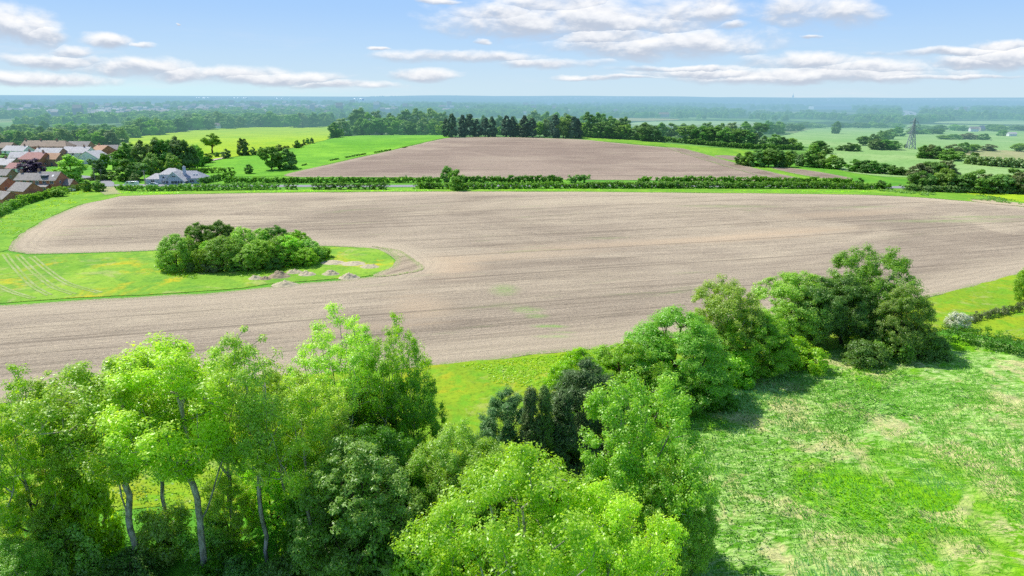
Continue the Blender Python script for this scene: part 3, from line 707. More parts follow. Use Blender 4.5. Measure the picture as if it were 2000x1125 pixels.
# shrubs and understorey below them
for i_, (a_, b_, h_, w_, f_, lb_) in enumerate([
 (60,960,8,7,'poplar','young light poplar scrub at the lower left'),(150,920,9,7,'poplar','bright young tree under the left poplars'),
 (20,1060,7,7,'mid','green scrub in the lower left corner'),(250,1090,3,5,'dark','dark shrub at the foot of the leaning poplar'),
 (385,1105,3,4,'dark','dark shrub between the two left pale trunks'),(395,1030,4,5,'mid','leafy young tree behind the pale trunks'),
 (470,1090,3,4,'dark','dark shrub between the straight pale trunks'),(545,1085,3,4,'dark','dark shrub at the foot of the straight grey trunk'),
 (620,1020,6,6,'dark','dark thicket left of the drooping tree'),(520,870,9,6,'bright','sunlit young tree halfway along the left row'),
 (600,900,9,6,'mid','green young tree in the gap left of the drooping tree'),(120,1040,5,6,'grey','grey green shrub under the left poplars'),
 (790,960,9,7,'dark','dark shrub in the gap right of the drooping tree'),(840,1060,8,8,'bright','bright shrub at the bottom left of the big centre crown'),
 (430,930,8,6,'poplar','light young poplar behind the forked trunk'),(560,830,9,6,'poplar','light young poplar below the tall clump'),
 (760,1040,7,7,'dark','dark shrub at the bottom beside the drooping tree'),(300,1000,5,6,'poplar','green young tree under the open poplar')]):
    x_, y_ = top_at(a_, b_, h_); put_tree(('broadA', 'bushA', 'broadB')[i_ % 3] if h_ > 5 else 'bushB', x_, y_, h_, w_, lb_, 'shrub' if h_ < 6 else 'tree', None, f_, 'shrub' if h_ < 6 else 'young_tree')
for i_, (a_, b_, h_, w_, f_, lb_) in enumerate([
 (1800,640,5,7,'dark','dark bramble thicket at the right foot of the tallest willow'),(1830,658,4,6,'dark','end bush of the hedgerow beside the rough pasture'),
 (1750,655,4.5,7,'dark','dark bush under the tallest willow'),(1690,665,4,8,'dark','dark bush under the pair of oaks'),(1580,680,4,7,'mid','dark bush left of the oaks by the rough pasture'),
 (1400,740,4,7,'dark','dark bush at the foot of the round willow'),(1872,609,3.2,4.2,'blossom','white blossoming elder bush by the low hedge'),
 (1725,620,6,7,'dark','shaded bush between oak and tallest willow'),(1530,655,5,8,'mid','bush in the dip of the hedgerow'),(1440,690,5,8,'mid','shaded bush right of the round willow')]):
    x_, y_ = top_at(a_, b_, h_); put_tree('bushA' if i_ % 2 else 'bushB', x_, y_, h_, w_, lb_, 'bush', None, f_, 'bush')
# ground cover under the near trees
n = 60000; ug = [(-75,30),(-60,62),(-30,78),(0,72),(22,80),(40,98),(60,120),(75,128),(80,118),(60,98),(38,72),(20,50),(8,24),(-20,20)]
ug = np.array(ug, float); x = rng.uniform(-75, 80, n); y = rng.uniform(20, 130, n); k = inside(ug, x, y); x = x[k]; y = y[k]; n = len(x)
hgt_ = fbm(x * .3, y * .3, 3)
C = np.column_stack([x, y, hgt_ * 1.1]); V, Fq, ti = leafquads(C, np.full(n, .35), 3, .24, rng)
o = link('undergrowth', mesh_np('undergrowth', V, Fq, FOL['dark'], {'tint': ('FACE', ti)})); tag(o, 'nettles and low undergrowth below the near trees', 'undergrowth', kind='stuff')

# ------------------------------------------------------------------ hedges
def hedge(label, pts, h, w, leaf=.55, fol='hedge', px=True, dens=1., name='hedge', gaps=0., cat='hedge'):
    P = catmull(tocam(pts) if px else pts, 1.1, False); r = np.random.default_rng(int(abs(P[0][0]) * 7 + len(P)))
    m = max(2, int(round(dens * w / .8))); C = []; Rr = []
    for i, p in enumerate(P):
        if gaps and vnoise(np.array([i * .13 + 3]), np.array([p[1] * .05]))[0] < gaps: continue
        hv = h * (.8 + .45 * vnoise(np.array([i * .31]), np.array([5.5]))[0])
        for q in range(m * 2 + 1):
            u = r.random() ** .85; C.append((p[0] + r.uniform(-.5, .5) * w, p[1] + r.uniform(-.5, .5) * w, u * hv * .85 + .2)); Rr.append(r.uniform(.5, .95) * min(1., h / 2.2))
    if not C: return
    C = np.array(C); C[:, 2] += terrain(C[:, 0], C[:, 1])
    V, Fq, ti = leafquads(C, np.array(Rr), 34 if leaf < .5 else 26, leaf, r, .8, .5, axis=C.mean(0) * [1, 1, 0])
    o = link(name, mesh_np(name, V, Fq, FOL[fol], {'tint': ('FACE', ti)})); tag(o, label, cat); return o
hedge('low hedge curving past the brick houses along the field margin, nearest the left edge', [(-60,450),(0,420),(30,404),(70,392),(105,382),(128,378)], 3.2, 3.4, .45)
hedge('rounded hedge row between the houses and the lane junction', [(140,374),(165,370),(200,369)], 2.6, 3, .45)
hedge('roadside hedge in front of the van', [(232,371),(260,373),(300,373),(345,373)], 2.6, 2.5, .45, 'hedge')
hedge('tall thick hedge in front of the bungalow', [(345,372),(400,372),(470,371),(540,370)], 3.2, 3.6, .5, 'hedge')
hedge('clipped hedge rising behind the bungalow garden to the right', [(392,360),(420,354),(455,347)], 3.2, 2.2, .5, 'fdark')
hedge('second garden hedge beside the bungalow, farther up the slope', [(355,341),(400,338.5),(455,338)], 3.2, 2.2, .5, 'fdark')
hedge('dark hedge across the lawn by the lane', [(196,353),(225,352),(250,350),(262,350)], 3, 2.2, .5, 'fdark')
hedge('broken row of roadside bushes left of the twin trees', [(560,370),(640,370),(760,370),(850,369)], 3.0, 2.6, .5, 'hedge', gaps=.36)
hedge('long hedge behind the road, left part below the upper ploughed field', [(440,357),(560,357),(700,356.5),(860,357)], 2.8, 2.6, .6, 'hedge')
hedge('near roadside hedge right of the twin trees', [(815,368),(900,369),(980,368.5),(1085,367.5)], 2.8, 3.6, .6, 'hedge')
hedge('low linking hedge in the gap of the long roadside hedge', [(1088,368),(1110,368),(1135,368)], 2.2, 2.6, .6, 'hedge')
hedge('longest roadside hedge, right of the gap', [(1140,367.5),(1300,367.5),(1450,367.5),(1600,368),(1690,370)], 3.1, 4., .6, 'hedge')
hedge('back row of the roadside hedge behind the longest one', [(1250,357),(1350,356.5),(1500,357),(1660,360)], 3.0, 2.6, .7, 'hedge', gaps=.2)
hedge('back row of the roadside hedge behind the twin trees', [(895,357),(1000,356.5),(1092,356)], 3.2, 3., .7, 'hedge')
hedge('short back hedge left of the thick middle hedge', [(1115,357),(1145,356.5)], 4.0, 3.5, .7, 'hedge')
hedge('scrubby hedge end by the gate at the right', [(1700,369),(1735,370)], 3, 3, .6, 'hedge')
hedge('hedge along the foot of the dark tree belt at right', [(1230,272),(1290,276),(1380,284),(1470,291),(1560,293)], 4, 3, .9, 'fdark')
hedge('hedge at the foot of the ridge trees right of the cypresses', [(1190,269),(1225,273)], 4, 4, .9, 'fdark')
hedge('grey green hedge under the far wood on the left', [(255,266),(350,255),(430,249),(540,246.5),(645,246)], 5, 5, 1., 'fgrey')
hedge('hedge between the pastures at the right', [(1890,320),(1930,324),(2020,330),(2120,333)], 6, 6, 1., 'fgrey')
hedge('dark roadside hedge under the trees at the far right', [(1770,373),(1850,375),(1920,377),(2000,379),(2150,386)], 3., 5, .6, 'fdark')
hedge('low dark bramble hedge at the right edge of the rough pasture', [(1850,668),(1900,672),(1960,686),(2060,708),(2150,730)], 3.2, 4.4, .24, 'dark', dens=1.6)
hedge('thin weedy hedge behind the blossoming elder', [(1852,640),(1890,630),(1950,616),(2060,590)], 1.4, 1.6, .24, 'brush', dens=1.4)
hedge('leggy bushes along the track between the green and yellow fields', [(500,303),(560,292),(590,287)], 2.5, 2.5, .7, 'brush', gaps=.3)
hedge('dark weedy line along the lower edge of the green field', [(590,324),(700,304),(800,287)], .8, 1.2, .5, 'hedge', gaps=.35)

# ------------------------------------------------------------------ trees one can tell apart in the middle distance
def metrics(px, yb_, yt, wpx):
    g = G(px, yb_); hd = math.hypot(g[0], g[1]); d = raydir(px, yt); t = hd / math.hypot(d[0], d[1])
    h = max(1.2, H + d[2] * t - g[2]); dep = -(CMn.T @ (g - np.array([0, 0, H])))[2]
    return g, h, wpx * dep / F
ORD = 'first second third fourth fifth sixth seventh eighth ninth tenth eleventh twelfth thirteenth fourteenth fifteenth sixteenth seventeenth eighteenth nineteenth twentieth'.split()
TENS = {2: 'twenty', 3: 'thirty', 4: 'forty', 5: 'fifty', 6: 'sixty', 7: 'seventy', 8: 'eighty'}
def ordw(i):
    if i < 20: return ORD[i]
    t_, u_ = divmod(i + 1, 10)
    return (TENS[t_] + ('-' + ORD[u_ - 1] if u_ else '')) if u_ else TENS[t_][:-1] + 'ieth'
def belt(items, desc, where, group, name='broadleaf_tree', cat='tree', protos=('mid0','mid1','mid2','mid3'), fols=(None,), labels=None):
    items = sorted(items, key=lambda q: q[0])
    for i, it in enumerate(items):
        px, yb_, yt, wpx = it[:4]; pk = it[4] if len(it) > 4 and it[4] else protos[i % len(protos)]
        fo = it[5] if len(it) > 5 else fols[i % len(fols)]
        g, h, w = metrics(px, yb_, yt, wpx); w *= 1.18
        lb = labels[i] if labels else (f'{ordw(i)} {desc} from the left {where}' if len(items) > 1 else f'{desc} {where}')
        put_tree(pk, g[0], g[1], h, w, lb, cat, group, fo, name)
random.seed(8)
# copse in the meadow
belt([(345,527,458,62,'willowA','grey'),(398,505,436,56,'oakA','dark'),(437,503,431,60,'oakA','dark'),(393,531,487,34,'broadB','mid'),(436,527,463,66,'broadA','mid'),
      (480,517,445,62,'willowA','mid'),(512,505,448,50,'willowA','mid'),(540,500,441,50,'oakA','dark'),(510,524,470,62,'broadA','mid'),(562,515,460,66,'willowA','bright'),(578,500,450,46,'oakA','mid'),
      (600,509,468,56,'willowA','grey'),(628,503,482,34,'broadA','mid'),(372,515,462,44,'broadB','mid'),(455,505,452,50,'broadB','mid'),(545,518,462,50,'broadB','grey'),(490,528,480,50,'broadB','mid'),(595,518,484,44,'broadA','mid'),(415,518,470,44,'broadA','mid')],
     'tree', 'in the round copse standing in the meadow', 'trees of the copse in the meadow', labels=None)
for i_, (a_, b_, c_, d_, f_, l_) in enumerate([(375,531,512,30,'dark','low dark bush at the front left of the copse'),(415,532,510,36,'brush','brownish bush at the front of the copse'),(465,528,508,50,'dark','dark bush under the middle of the copse'),
      (530,525,502,50,'dark','dark bush under the right half of the copse'),(585,517,496,46,'dark','low dark bush at the front right of the copse'),(328,520,490,28,'mid','pale bush at the left end of the copse')]):
    g, h, w = metrics(a_, b_, c_, d_); put_tree(('bushA','bushB')[i_ % 2], g[0], g[1], h, w, l_, 'bush', None, f_, 'bush')
# lone trees and bushes
for (a_, b_, c_, d_, k_, f_, l_) in [
 (415,299,261,37,'lone','fmid','round lone tree with a bare trunk at the end of the path'),(443,309,291,19,'mid1','fgrey','low round bush right of the lone round tree'),
 (476,303,271,27,'mid2','fdark','dark upright tree on the edge of the yellow green crop'),(495,303,287,10,'mid1','fgrey','small bush beside the dark upright tree'),
 (425,306,297,14,'mid0','fdark','dark bush under the lone round tree'),
 (487,339,321,19,'mid1','fdark','small dark tree alone in the green crop near the bungalow'),(531,332,287,42,'mid3','fmid','left tree of the pair in the green crop with thin stems'),
 (565,330,291,40,'mid2','fdark','right darker tree of the pair in the green crop'),(581,289,274,12,'mid1','fdark','small bush left of the four on the slope track'),
 (594,283,272,8,'mid0','fdark','tiny bush second on the slope track'),(601,281,270,8,'mid1','fdark','tiny bush third on the slope track'),(610,280,269,9,'mid2','fdark','tiny bush last on the slope track'),
 (510,298,287,10,'mid1','fdark','small dark shrub on the boundary left of the tree pair'),(545,290,282,12,'mid1','fdark','small dark shrub above the tree pair'),
 (873,361,325,24,'mid3','fdark','slender darker tree of the twin trees by the road'),(891,371,332,34,'mid1','fmid','brighter rounder tree of the twin trees by the road'),
 (1632,261,237,24,'mid0','fdark','dark lone oak in the middle of the right pasture'),(1768,289,281,9,'mid1','fdark','small bush at the foot of the pylon'),
 (1678,366,347,18,'mid1','fdark','dark bush rising at the end of the longest hedge'),(1720,369,352,26,'mid0','fdark','bush clump by the gate on the road'),
 (1810,376,362,16,'mid1','fgrey','pale round bush in front of the dark trees at right'),
 (67,352,311,64,'mid2','purple','purple leaved beech tree among the houses'),(143,360,303,78,'mid0','mid','large bright green tree right of the purple tree'),
 (197,350,312,32,'mid2','fdark','dark tree at the right of the large bright green tree'),(26,352,334,18,'mid1','fdark','dark garden tree beside the white cottage'),
 (172,374,352,22,'mid0','fmid','round bush left of two at the lane junction'),(193,374,352,24,'mid1','fmid','round bush right of two at the lane junction'),
 (115,384,368,26,'mid1','fmid','round bush at the hedge end below the brick annexe'),(218,348,334,18,'mid3','fmid','small orchard tree on the lawn'),
 (25,305,288,22,'mid2','fdark','dark garden tree between the grey roofs'),(12,318,300,24,'mid1','fdark','garden tree at the left edge among the roofs'),
 (265,356,338,22,'mid0','fgrey','pale garden tree by the dark lawn hedge'),(220,316,300,18,'mid1','fgrey','pale bush beside the striped orange roof'),
 (206,332,300,20,'mid3','fmid','slim green tree behind the white gabled house'),]:
    g, h, w = metrics(a_, b_, c_, d_); put_tree(k_, g[0], g[1], h, w, l_, 'bush' if 'bush' in l_ or 'shrub' in l_ else 'tree', None, f_, 'bush' if 'bush' in l_ or 'shrub' in l_ else 'broadleaf_tree')
# grove by the bungalow
belt([(236,332,292,36),(256,330,280,36),(280,338,276,40),(305,335,272,44),(330,335,274,40),(352,335,268,40,'mid0','fgrey'),(370,335,276,40),(386,330,284,26),(250,352,312,36),(272,350,318,30),(300,345,300,34),(340,342,300,34),(390,325,292,26),(405,318,300,22)],
     'dark green tree', 'in the grove behind the bungalow', 'trees of the grove behind the bungalow', fols=('fdark','fdark','fmid'))
# ridge
rd = [(652,269,240,28),(672,266,232,36),(705,264,231,36),(722,264,222,30),(745,264,231,38),(768,264,230,34),(790,264,236,28),(806,264,238,34),(826,264,230,30),(848,264,232,30),(864,264,238,22),
      (700,262,213,44,'mid2','fdark'),(738,262,218,32),(765,262,222,30),(790,262,216,38,'mid2','fdark'),(818,262,213,40,'mid0','fmid'),(845,262,213,44,'mid0','fmid'),(866,262,220,26),(660,268,252,20)]
belt(rd, 'broadleaf tree', 'in the ridge belt left of the cypresses', 'broadleaf trees on the ridge left of the cypresses', fols=('fdark','fmid','fgrey','fdark'))
cy = [(883,268,222,20),(904,267,225,17),(918,267,223,18),(931,267,233,15),(948,267,230,18),(961,267,228,18),(989,267,226,22),(1001,267,228,16),(1024,268,226,19),(1039,268,230,20),(1084,269,225,19),(1120,270,228,20),(1128,270,232,16),(872,267,232,15),(1008,267,240,14)]
belt(cy, 'dark cypress', 'in the cypress row on the ridge', 'cypresses on the ridge', 'cypress_tree', 'tree', ('cyp0', 'cyp1'), (None,))
belt([(1015,266,240,20),(1054,267,238,20),(1066,267,234,22),(1100,269,230,24),(1110,268,226,26),(1040,260,217,30),(1065,260,219,32),(1090,260,221,30),(1106,260,222,30),(1142,268,240,20),(975,264,247,14)],
     'light green tree', 'behind and between the cypresses', 'light trees among the cypresses', fols=('fmid','fmid','fgrey'))
belt([(1150,268,220,36),(1172,268,222,36),(1195,268,228,36),(1215,270,230,32),(1160,269,242,26),(1182,270,238,32),(1205,271,240,30),(1222,272,244,22)],
     'green tree', 'in the clump at the right end of the ridge', 'clump at the right end of the ridge', fols=('fdark','fmid','fdark'))
belt([(x_, 263 - (i_ % 3), 224 + (i_ * 7) % 13, 24) for i_, x_ in enumerate(range(884, 1146, 15))], 'rounded tree', 'in the back row behind the cypresses', 'back row of rounded trees behind the cypresses', fols=('fdark','fmid','fdark','fgrey'))
# belts to the right
belt([(1240,273,246,28),(1258,275,242,30),(1275,276,246,26),(1262,268,240,30),(1290,268,240,30),(1310,268,241,28),(1330,268,242,28),(1350,268,243,28),
      (1345,279,246,36),(1368,281,247,36),(1392,282,248,36),(1415,284,250,36),(1438,285,252,34),(1458,286,255,30),(1472,286,260,22),(1380,272,240,30),(1405,272,241,30),(1430,272,240,30),(1455,272,238,32),(1480,272,240,30),(1500,262,236,26),(1520,262,238,24),(1545,256,242,20),(1560,256,243,20)],
     'dark tree', 'in the long belt right of the ridge', 'trees of the long belt right of the ridge', fols=('fdark','fdark','fgrey','fdark'))
belt([(1492,283,265,20),(1512,289,263,28),(1530,290,268,26),(1545,290,270,22),(1560,292,278,18)], 'tree', 'in the small group left of the right pasture', 'small group left of the pasture')
belt([(1443,322,300,22),(1460,324,296,26),(1480,325,292,30),(1500,326,290,32),(1520,326,291,30),(1537,326,296,24),(1548,318,295,24)], 'tree', 'in the round thicket beside the soil patch', 'round thicket beside the soil patch', fols=('fdark','fmid'))
belt([(1562,324,300,22,None,'fgrey'),(1583,326,292,30),(1600,327,295,30),(1622,329,303,28),(1637,331,308,22),(1598,296,275,26),(1590,300,280,24),(1615,300,284,18)], 'tree', 'in the row right of the round thicket', 'row right of the round thicket', fols=('fmid','fdark'))
belt([(1670,335,311,30),(1688,337,313,30),(1706,338,314,30),(1724,339,319,28),(1742,341,323,28),(1758,342,326,24),(1774,343,332,18)], 'tree', 'in the sloping row before the pylon pasture', 'sloping row before the pylon pasture', fols=('fdark',))
belt([(1640,294,284,14),(1657,295,279,20),(1672,295,281,20),(1710,292,272,30),(1728,292,273,28),(1745,292,275,28),(1686,284,266,26),(1706,282,262,26),(1722,276,256,24),(1735,272,252,24),(1750,266,248,24)], 'dark tree', 'in the diagonal clumps left of the pylon', 'diagonal clumps left of the pylon', fols=('fdark',))
belt([(1800,309,284,26),(1815,308,283,28),(1832,310,286,26),(1850,313,290,34),(1872,313,296,24),(1900,313,298,22),(1860,300,282,26),(1880,298,278,30),(1900,296,282,24),(1890,272,260,30),(1865,272,262,28),(1920,273,261,26),(1840,272,264,22),(1930,295,282,26,),(1990,296,280,26),(1960,265,254,22)],
     'bushy tree', 'in the scattered clumps right of the pylon', 'scattered clumps right of the pylon', fols=('fdark','brush','fdark','fmid'))
belt([(1798,355,320,40),(1815,352,316,42),(1848,350,314,44),(1795,371,335,40),(1815,372,340,36),(1842,372,330,44,None,'fmid'),(1870,374,342,40),(1905,376,332,48),(1925,375,340,38),(1945,376,342,38),(1975,374,330,48),(1965,378,344,36),(1992,378,336,40),(2015,380,340,46),(1890,366,344,30),(1780,374,358,22)],
     'dark tree', 'in the thick clump at the far right corner', 'thick clump at the far right corner', fols=('fdark','fdark','brush','fdark'))
belt([(x_, 248 + (i_ * 5) % 3, 238 + (i_ * 7) % 5, 22 + (i_ * 3) % 9) for i_, x_ in enumerate(range(1508, 1762, 13)) if i_ not in (8, 9)], 'hedgerow tree', 'along the far side of the right pasture', 'hedgerow along the far side of the right pasture', fols=('fdark','fmid','fdark','fgrey'))
belt([(x_, 254 + (i_ * 5) % 4, 243 + (i_ * 7) % 5, 24 + (i_ * 3) % 9) for i_, x_ in enumerate(range(1790, 2010, 15)) if i_ not in (4, 7, 8)], 'hedgerow tree', 'behind the white farm buildings', 'trees behind the white farm buildings', fols=('fmid','fdark','fgrey','fdark'))
belt([(x_, 262 + (i_ * 5) % 5, 251 + (i_ * 7) % 4, 20) for i_, x_ in enumerate(range(1780, 1850, 14))], 'bushy tree', 'right behind the pylon', 'trees behind the pylon', fols=('fmid','fdark'))
# wood behind the village
random.seed(21)
wd = []
def lerp_y(px, pts):
    return float(np.interp(px, [p[0] for p in pts], [p[1] for p in pts]))
for row, (dy, hpx) in enumerate(((0, 26), (-8, 22), (-16, 20), (-24, 17))):
    px = -30 + row * 9
    while px < 650:
        yb_ = lerp_y(px, [(-40,288),(60,284),(130,282),(230,284),(255,268),(300,262),(350,257),(430,250),(540,248),(660,247)]) + dy * (1 if px < 260 else max(0.30, 1 - (px - 260) / 400)) + random.uniform(-2, 2)
        sc = 1.0 if px < 430 else .92
        if yb_ > 236: wd.append((px, yb_, yb_ - hpx * sc * random.uniform(.75, 1.15), random.uniform(20, 30) * (1 - row * .08), None, random.choice(('fdark','fmid','fmid','fdark','fgrey'))))
        px += random.uniform(15, 22) * (1 + row * .12)
for i_, it in enumerate(sorted(wd)):
    g, h, w = metrics(*it[:4]); put_tree('mid%d' % (i_ % 4), g[0], g[1], h * 1.08, w * 1.3, 'leafy tree in the broad wood behind the village and the yellow green crop', 'tree', 'trees of the wood behind the village', it[5], 'broadleaf_tree')

# ------------------------------------------------------------------ far woods: past counting, one object
random.seed(3); rg = np.random.default_rng(12)
pts = []
lim = [(-400,240),(0,246),(250,240),(430,236),(650,236),(860,228),(1140,228),(1235,244),(1300,240),(1500,236),(1560,240),(1700,242),(1800,240),(1850,236),(2400,237)]
def scatter(n, d0, d1, cover, sc0, sc1, fs, sm=1.):
    th = np.arctan2(rg.uniform(-.95, .95, n), 1); d = np.sqrt(rg.uniform(d0 ** 2, d1 ** 2, n))
    x = d * np.sin(th); y = d * np.cos(th)
    a = fbm(x * fs * 1.5 + 11, y * fs * .45 + 3, 4)
    # along hedgelines as well
    hl = np.abs(fbm(x * fs * 1.3 + 50, y * fs * 1.3, 2) - .5) < .012
    k = (a > np.quantile(a, 1 - cover)) | hl
    x, y = x[k], y[k]
    z = terrain(x, y)
    v = (np.column_stack([x, y, z]) - np.array([0, 0, H])) @ CMn
    px = 1000 + F * v[:, 0] / -v[:, 2]; py = 562.5 - F * v[:, 1] / -v[:, 2]
    L = np.interp(px, [q[0] for q in lim], [q[1] for q in lim])
    # clearings of pale pasture and the motorway cutting
    ok = (py < L) & ~((px > 1240) & (px < 1470) & (py > 232.5)) & ~((px > 1120) & (px < 1320) & (py > 224) & (rg.random(len(px)) < .6)) & ~((px > 1150) & (px < 1320) & (py > 230)) & ~((px > 1756) & (px < 1796) & (py > 213) & (py < 237)) & ~((px > 1585) & (px < 1660) & (py > 208) & (py < 221)) & ~((px > 1790) & (px < 1900) & (py > 213) & (py < 227) & (rg.random(len(px)) < .85)) & ~((px < 640) & (py > 203) & (py < 228) & (fbm(px * .03, py * .4, 2) > .5) & (rg.random(len(px)) < .8)) & ~((py > 189) & (py < 194) & (px > 380) & (px < 720) & (rg.random(len(px)) < .9))
    x, y, z = x[ok], y[ok], z[ok]; n = len(x)
    pts.append(np.column_stack([x, y, z, rg.uniform(sc0, sc1, n), rg.uniform(0, 6.28, n)]))
scatter(26000, 850, 2300, .36, .75, 1.3, .0040)
scatter(34000, 2200, 5200, .34, 1.0, 1.9, .0022)
scatter(22000, 5000, 12000, .38, 1.3, 2.4, .0012)
PT = np.concatenate(pts)
me = bpy.data.meshes.new('distant_woodland'); me.vertices.add(len(PT)); me.vertices.foreach_set('co', PT[:, :3].astype(np.float32).ravel())
for i_, nm in enumerate(('sc', 'rz')):
    a = me.attributes.new(nm, 'FLOAT', 'POINT'); a.data.foreach_set('value', PT[:, 3 + i_].astype(np.float32))
a = me.attributes.new('sel', 'BOOLEAN', 'POINT'); a.data.foreach_set('value', rg.random(len(PT)) < .5)
me.update()
wood = tag(link('distant_woodland', me), 'far woods and hedgerow trees covering the plain to the horizon', 'woodland', kind='stuff')
ng = bpy.data.node_groups.new('wood_nodes', 'GeometryNodeTree')
ng.interface.new_socket('Geometry', in_out='INPUT', socket_type='NodeSocketGeometry'); ng.interface.new_socket('Geometry', in_out='OUTPUT', socket_type='NodeSocketGeometry')
gi = ng.nodes.new('NodeGroupInput'); go = ng.nodes.new('NodeGroupOutput'); jn = ng.nodes.new('GeometryNodeJoinGeometry')
def nattr(nm, ty='FLOAT'):
    a = ng.nodes.new('GeometryNodeInputNamedAttribute'); a.data_type = ty; a.inputs[0].default_value = nm; return [o for o in a.outputs if o.enabled and o.name == 'Attribute'][0]
comb = ng.nodes.new('ShaderNodeCombineXYZ'); ng.links.new(nattr('rz'), comb.inputs[2])
notn = ng.nodes.new('FunctionNodeBooleanMath'); notn.operation = 'NOT'; selo = nattr('sel', 'BOOLEAN'); ng.links.new(selo, notn.inputs[0])
# the crown meshes are those of two of the far trees that stand in the scene on their own
fx = []
for k_, (px_, py_) in (('far0', (1003, 224.)), ('far1', (1180, 224.))):
    g = G(px_, py_); e = put_tree(k_, g[0], g[1], 13, 14, {'far0': 'small dark far tree above the cypress row', 'far1': 'small green far tree above the right end of the ridge belt'}[k_], 'tree', None, None, 'broadleaf_tree')
    fx.append([c for c in COL.objects if c.parent == e][0])
for c_, s_ in zip(fx, (selo, notn.outputs[0])):
    oi = ng.nodes.new('GeometryNodeObjectInfo'); oi.transform_space = 'ORIGINAL'; oi.inputs['Object'].default_value = c_; oi.inputs['As Instance'].default_value = True
    ip = ng.nodes.new('GeometryNodeInstanceOnPoints'); ng.links.new(gi.outputs[0], ip.inputs['Points']); ng.links.new(s_, ip.inputs['Selection'])
    ng.links.new(oi.outputs['Geometry'], ip.inputs['Instance']); ng.links.new(comb.outputs[0], ip.inputs['Rotation']); ng.links.new(nattr('sc'), ip.inputs['Scale'])
    ng.links.new(ip.outputs[0], jn.inputs[0])
ng.links.new(jn.outputs[0], go.inputs[0])
wood.modifiers.new('wood', 'NODES').node_group = ng

# ------------------------------------------------------------------ houses
def brick(name, a, b):
    m, t = newmat(name); p = t.pos(); n = t.noise(p, 2.2, 5, .7); n2 = t.noise(p, .5, 3)
    c = t.mix(t.ss(n, .35, .65), a, b); c = t.mix(t.ss(n2, .5, .7, 0, .35), c, tuple(v * .6 for v in a)); finish(t, bsdf(t, c, .9, n, .3, .03)); return m
def tiles(name, a, b):
    m, t = newmat(name); p = t.pos(); z = t.sep(p)[2]
    n = t.noise(p, 1.6, 5, .7); w = t.math('SINE', t.math('MULTIPLY', z, 22.)); n2 = t.noise(p, .35, 4, .6)
    c = t.mix(t.ss(n, .35, .65), a, b); c = t.mix(t.ss(w, .3, 1., 0, .25), c, tuple(v * .5 for v in a)); c = t.mix(t.ss(n2, .55, .7, 0, .4), c, (.16, .17, .09))
    finish(t, bsdf(t, c, .8, w, .3, .04)); return m
HM = dict(brick=brick('red_brick', (.42,.16,.09), (.58,.26,.16)), dbrick=brick('brown_brick', (.32,.18,.13), (.44,.27,.20)), white=brick('white_render', (.80,.79,.77), (.90,.89,.87)),
          cream=brick('cream_render', (.50,.46,.38), (.62,.56,.45)), bluew=brick('grey_blue_render', (.42,.48,.56), (.54,.60,.68)),
          rgrey=tiles('grey_roof_tiles', (.27,.245,.225), (.42,.385,.35)), rlight=tiles('pale_roof_tiles', (.46,.44,.43), (.64,.62,.60)), rbrown=tiles('brown_roof_tiles', (.30,.22,.16), (.44,.34,.25)),
          rorange=tiles('orange_roof_tiles', (.42,.24,.14), (.58,.38,.25)), rpink=tiles('pink_roof_tiles', (.42,.20,.17), (.56,.32,.28)), rblue=tiles('slate_roof', (.33,.34,.38), (.46,.46,.50)),
          glass=flatmat('window_glass', (.05,.07,.10), .15, .3, 2., .6), frame=flatmat('white_paint', (.80,.80,.80), .5, .05), dark=flatmat('dark_cladding', (.07,.08,.11), .6, .2), door=flatmat('door_paint', (.10,.12,.16), .5, .1))
def gable(mb_w, mb_r, x0, x1, y0, y1, z0, zw, rh, oh=.35, th=.14, hip=(0, 0)):
    """ridge along x; hip = how far the ridge ends are drawn in at x0 and x1"""
    ym = (y0 + y1) / 2; a, b = hip
    vs = [(x0,y0,z0),(x1,y0,z0),(x1,y1,z0),(x0,y1,z0),(x0,y0,zw),(x1,y0,zw),(x1,y1,zw),(x0,y1,zw)]
    fs = [(0,1,5,4),(2,3,7,6)]
    if a: fs.append((3,0,4,7))
    else: vs.append((x0,ym,zw+rh)); fs.append((3,0,4,8,7))
    if b: fs.append((1,2,6,5))
    else: vs.append((x1,ym,zw+rh)); fs.append((1,2,6,len(vs)-1,5))
    mb_w.add(vs, fs)
    k = rh / ((y1 - y0) / 2); zo = zw - k * oh; X0 = x0 - oh; X1 = x1 + oh; Y0 = y0 - oh; Y1 = y1 + oh
    r0 = x0 - oh if not a else x0 + a; r1 = x1 + oh if not b else x1 - b
    top = [(X0,Y0,zo+th),(X1,Y0,zo+th),(X1,Y1,zo+th),(X0,Y1,zo+th),(r0,ym,zw+rh+th),(r1,ym,zw+rh+th)]
    bot = [(x,y,z-th+.01) for x,y,z in top]
    f = [(0,1,5,4),(2,3,4,5),(7+0,6+0,10,11),(9,8,11,10),(0,6,7,1),(2,8,9,3)]
    if a: f += [(3,0,4),(6,9,10)]; f += [(3,9,6,0)]
    else: f += [(0,4,10,6),(4,3,9,10)]
    if b: f += [(1,2,5),(8,7,11)]; f += [(1,7,8,2)]
    else: f += [(1,7,11,5),(5,11,8,2)]
    mb_r.add(top + bot, f)
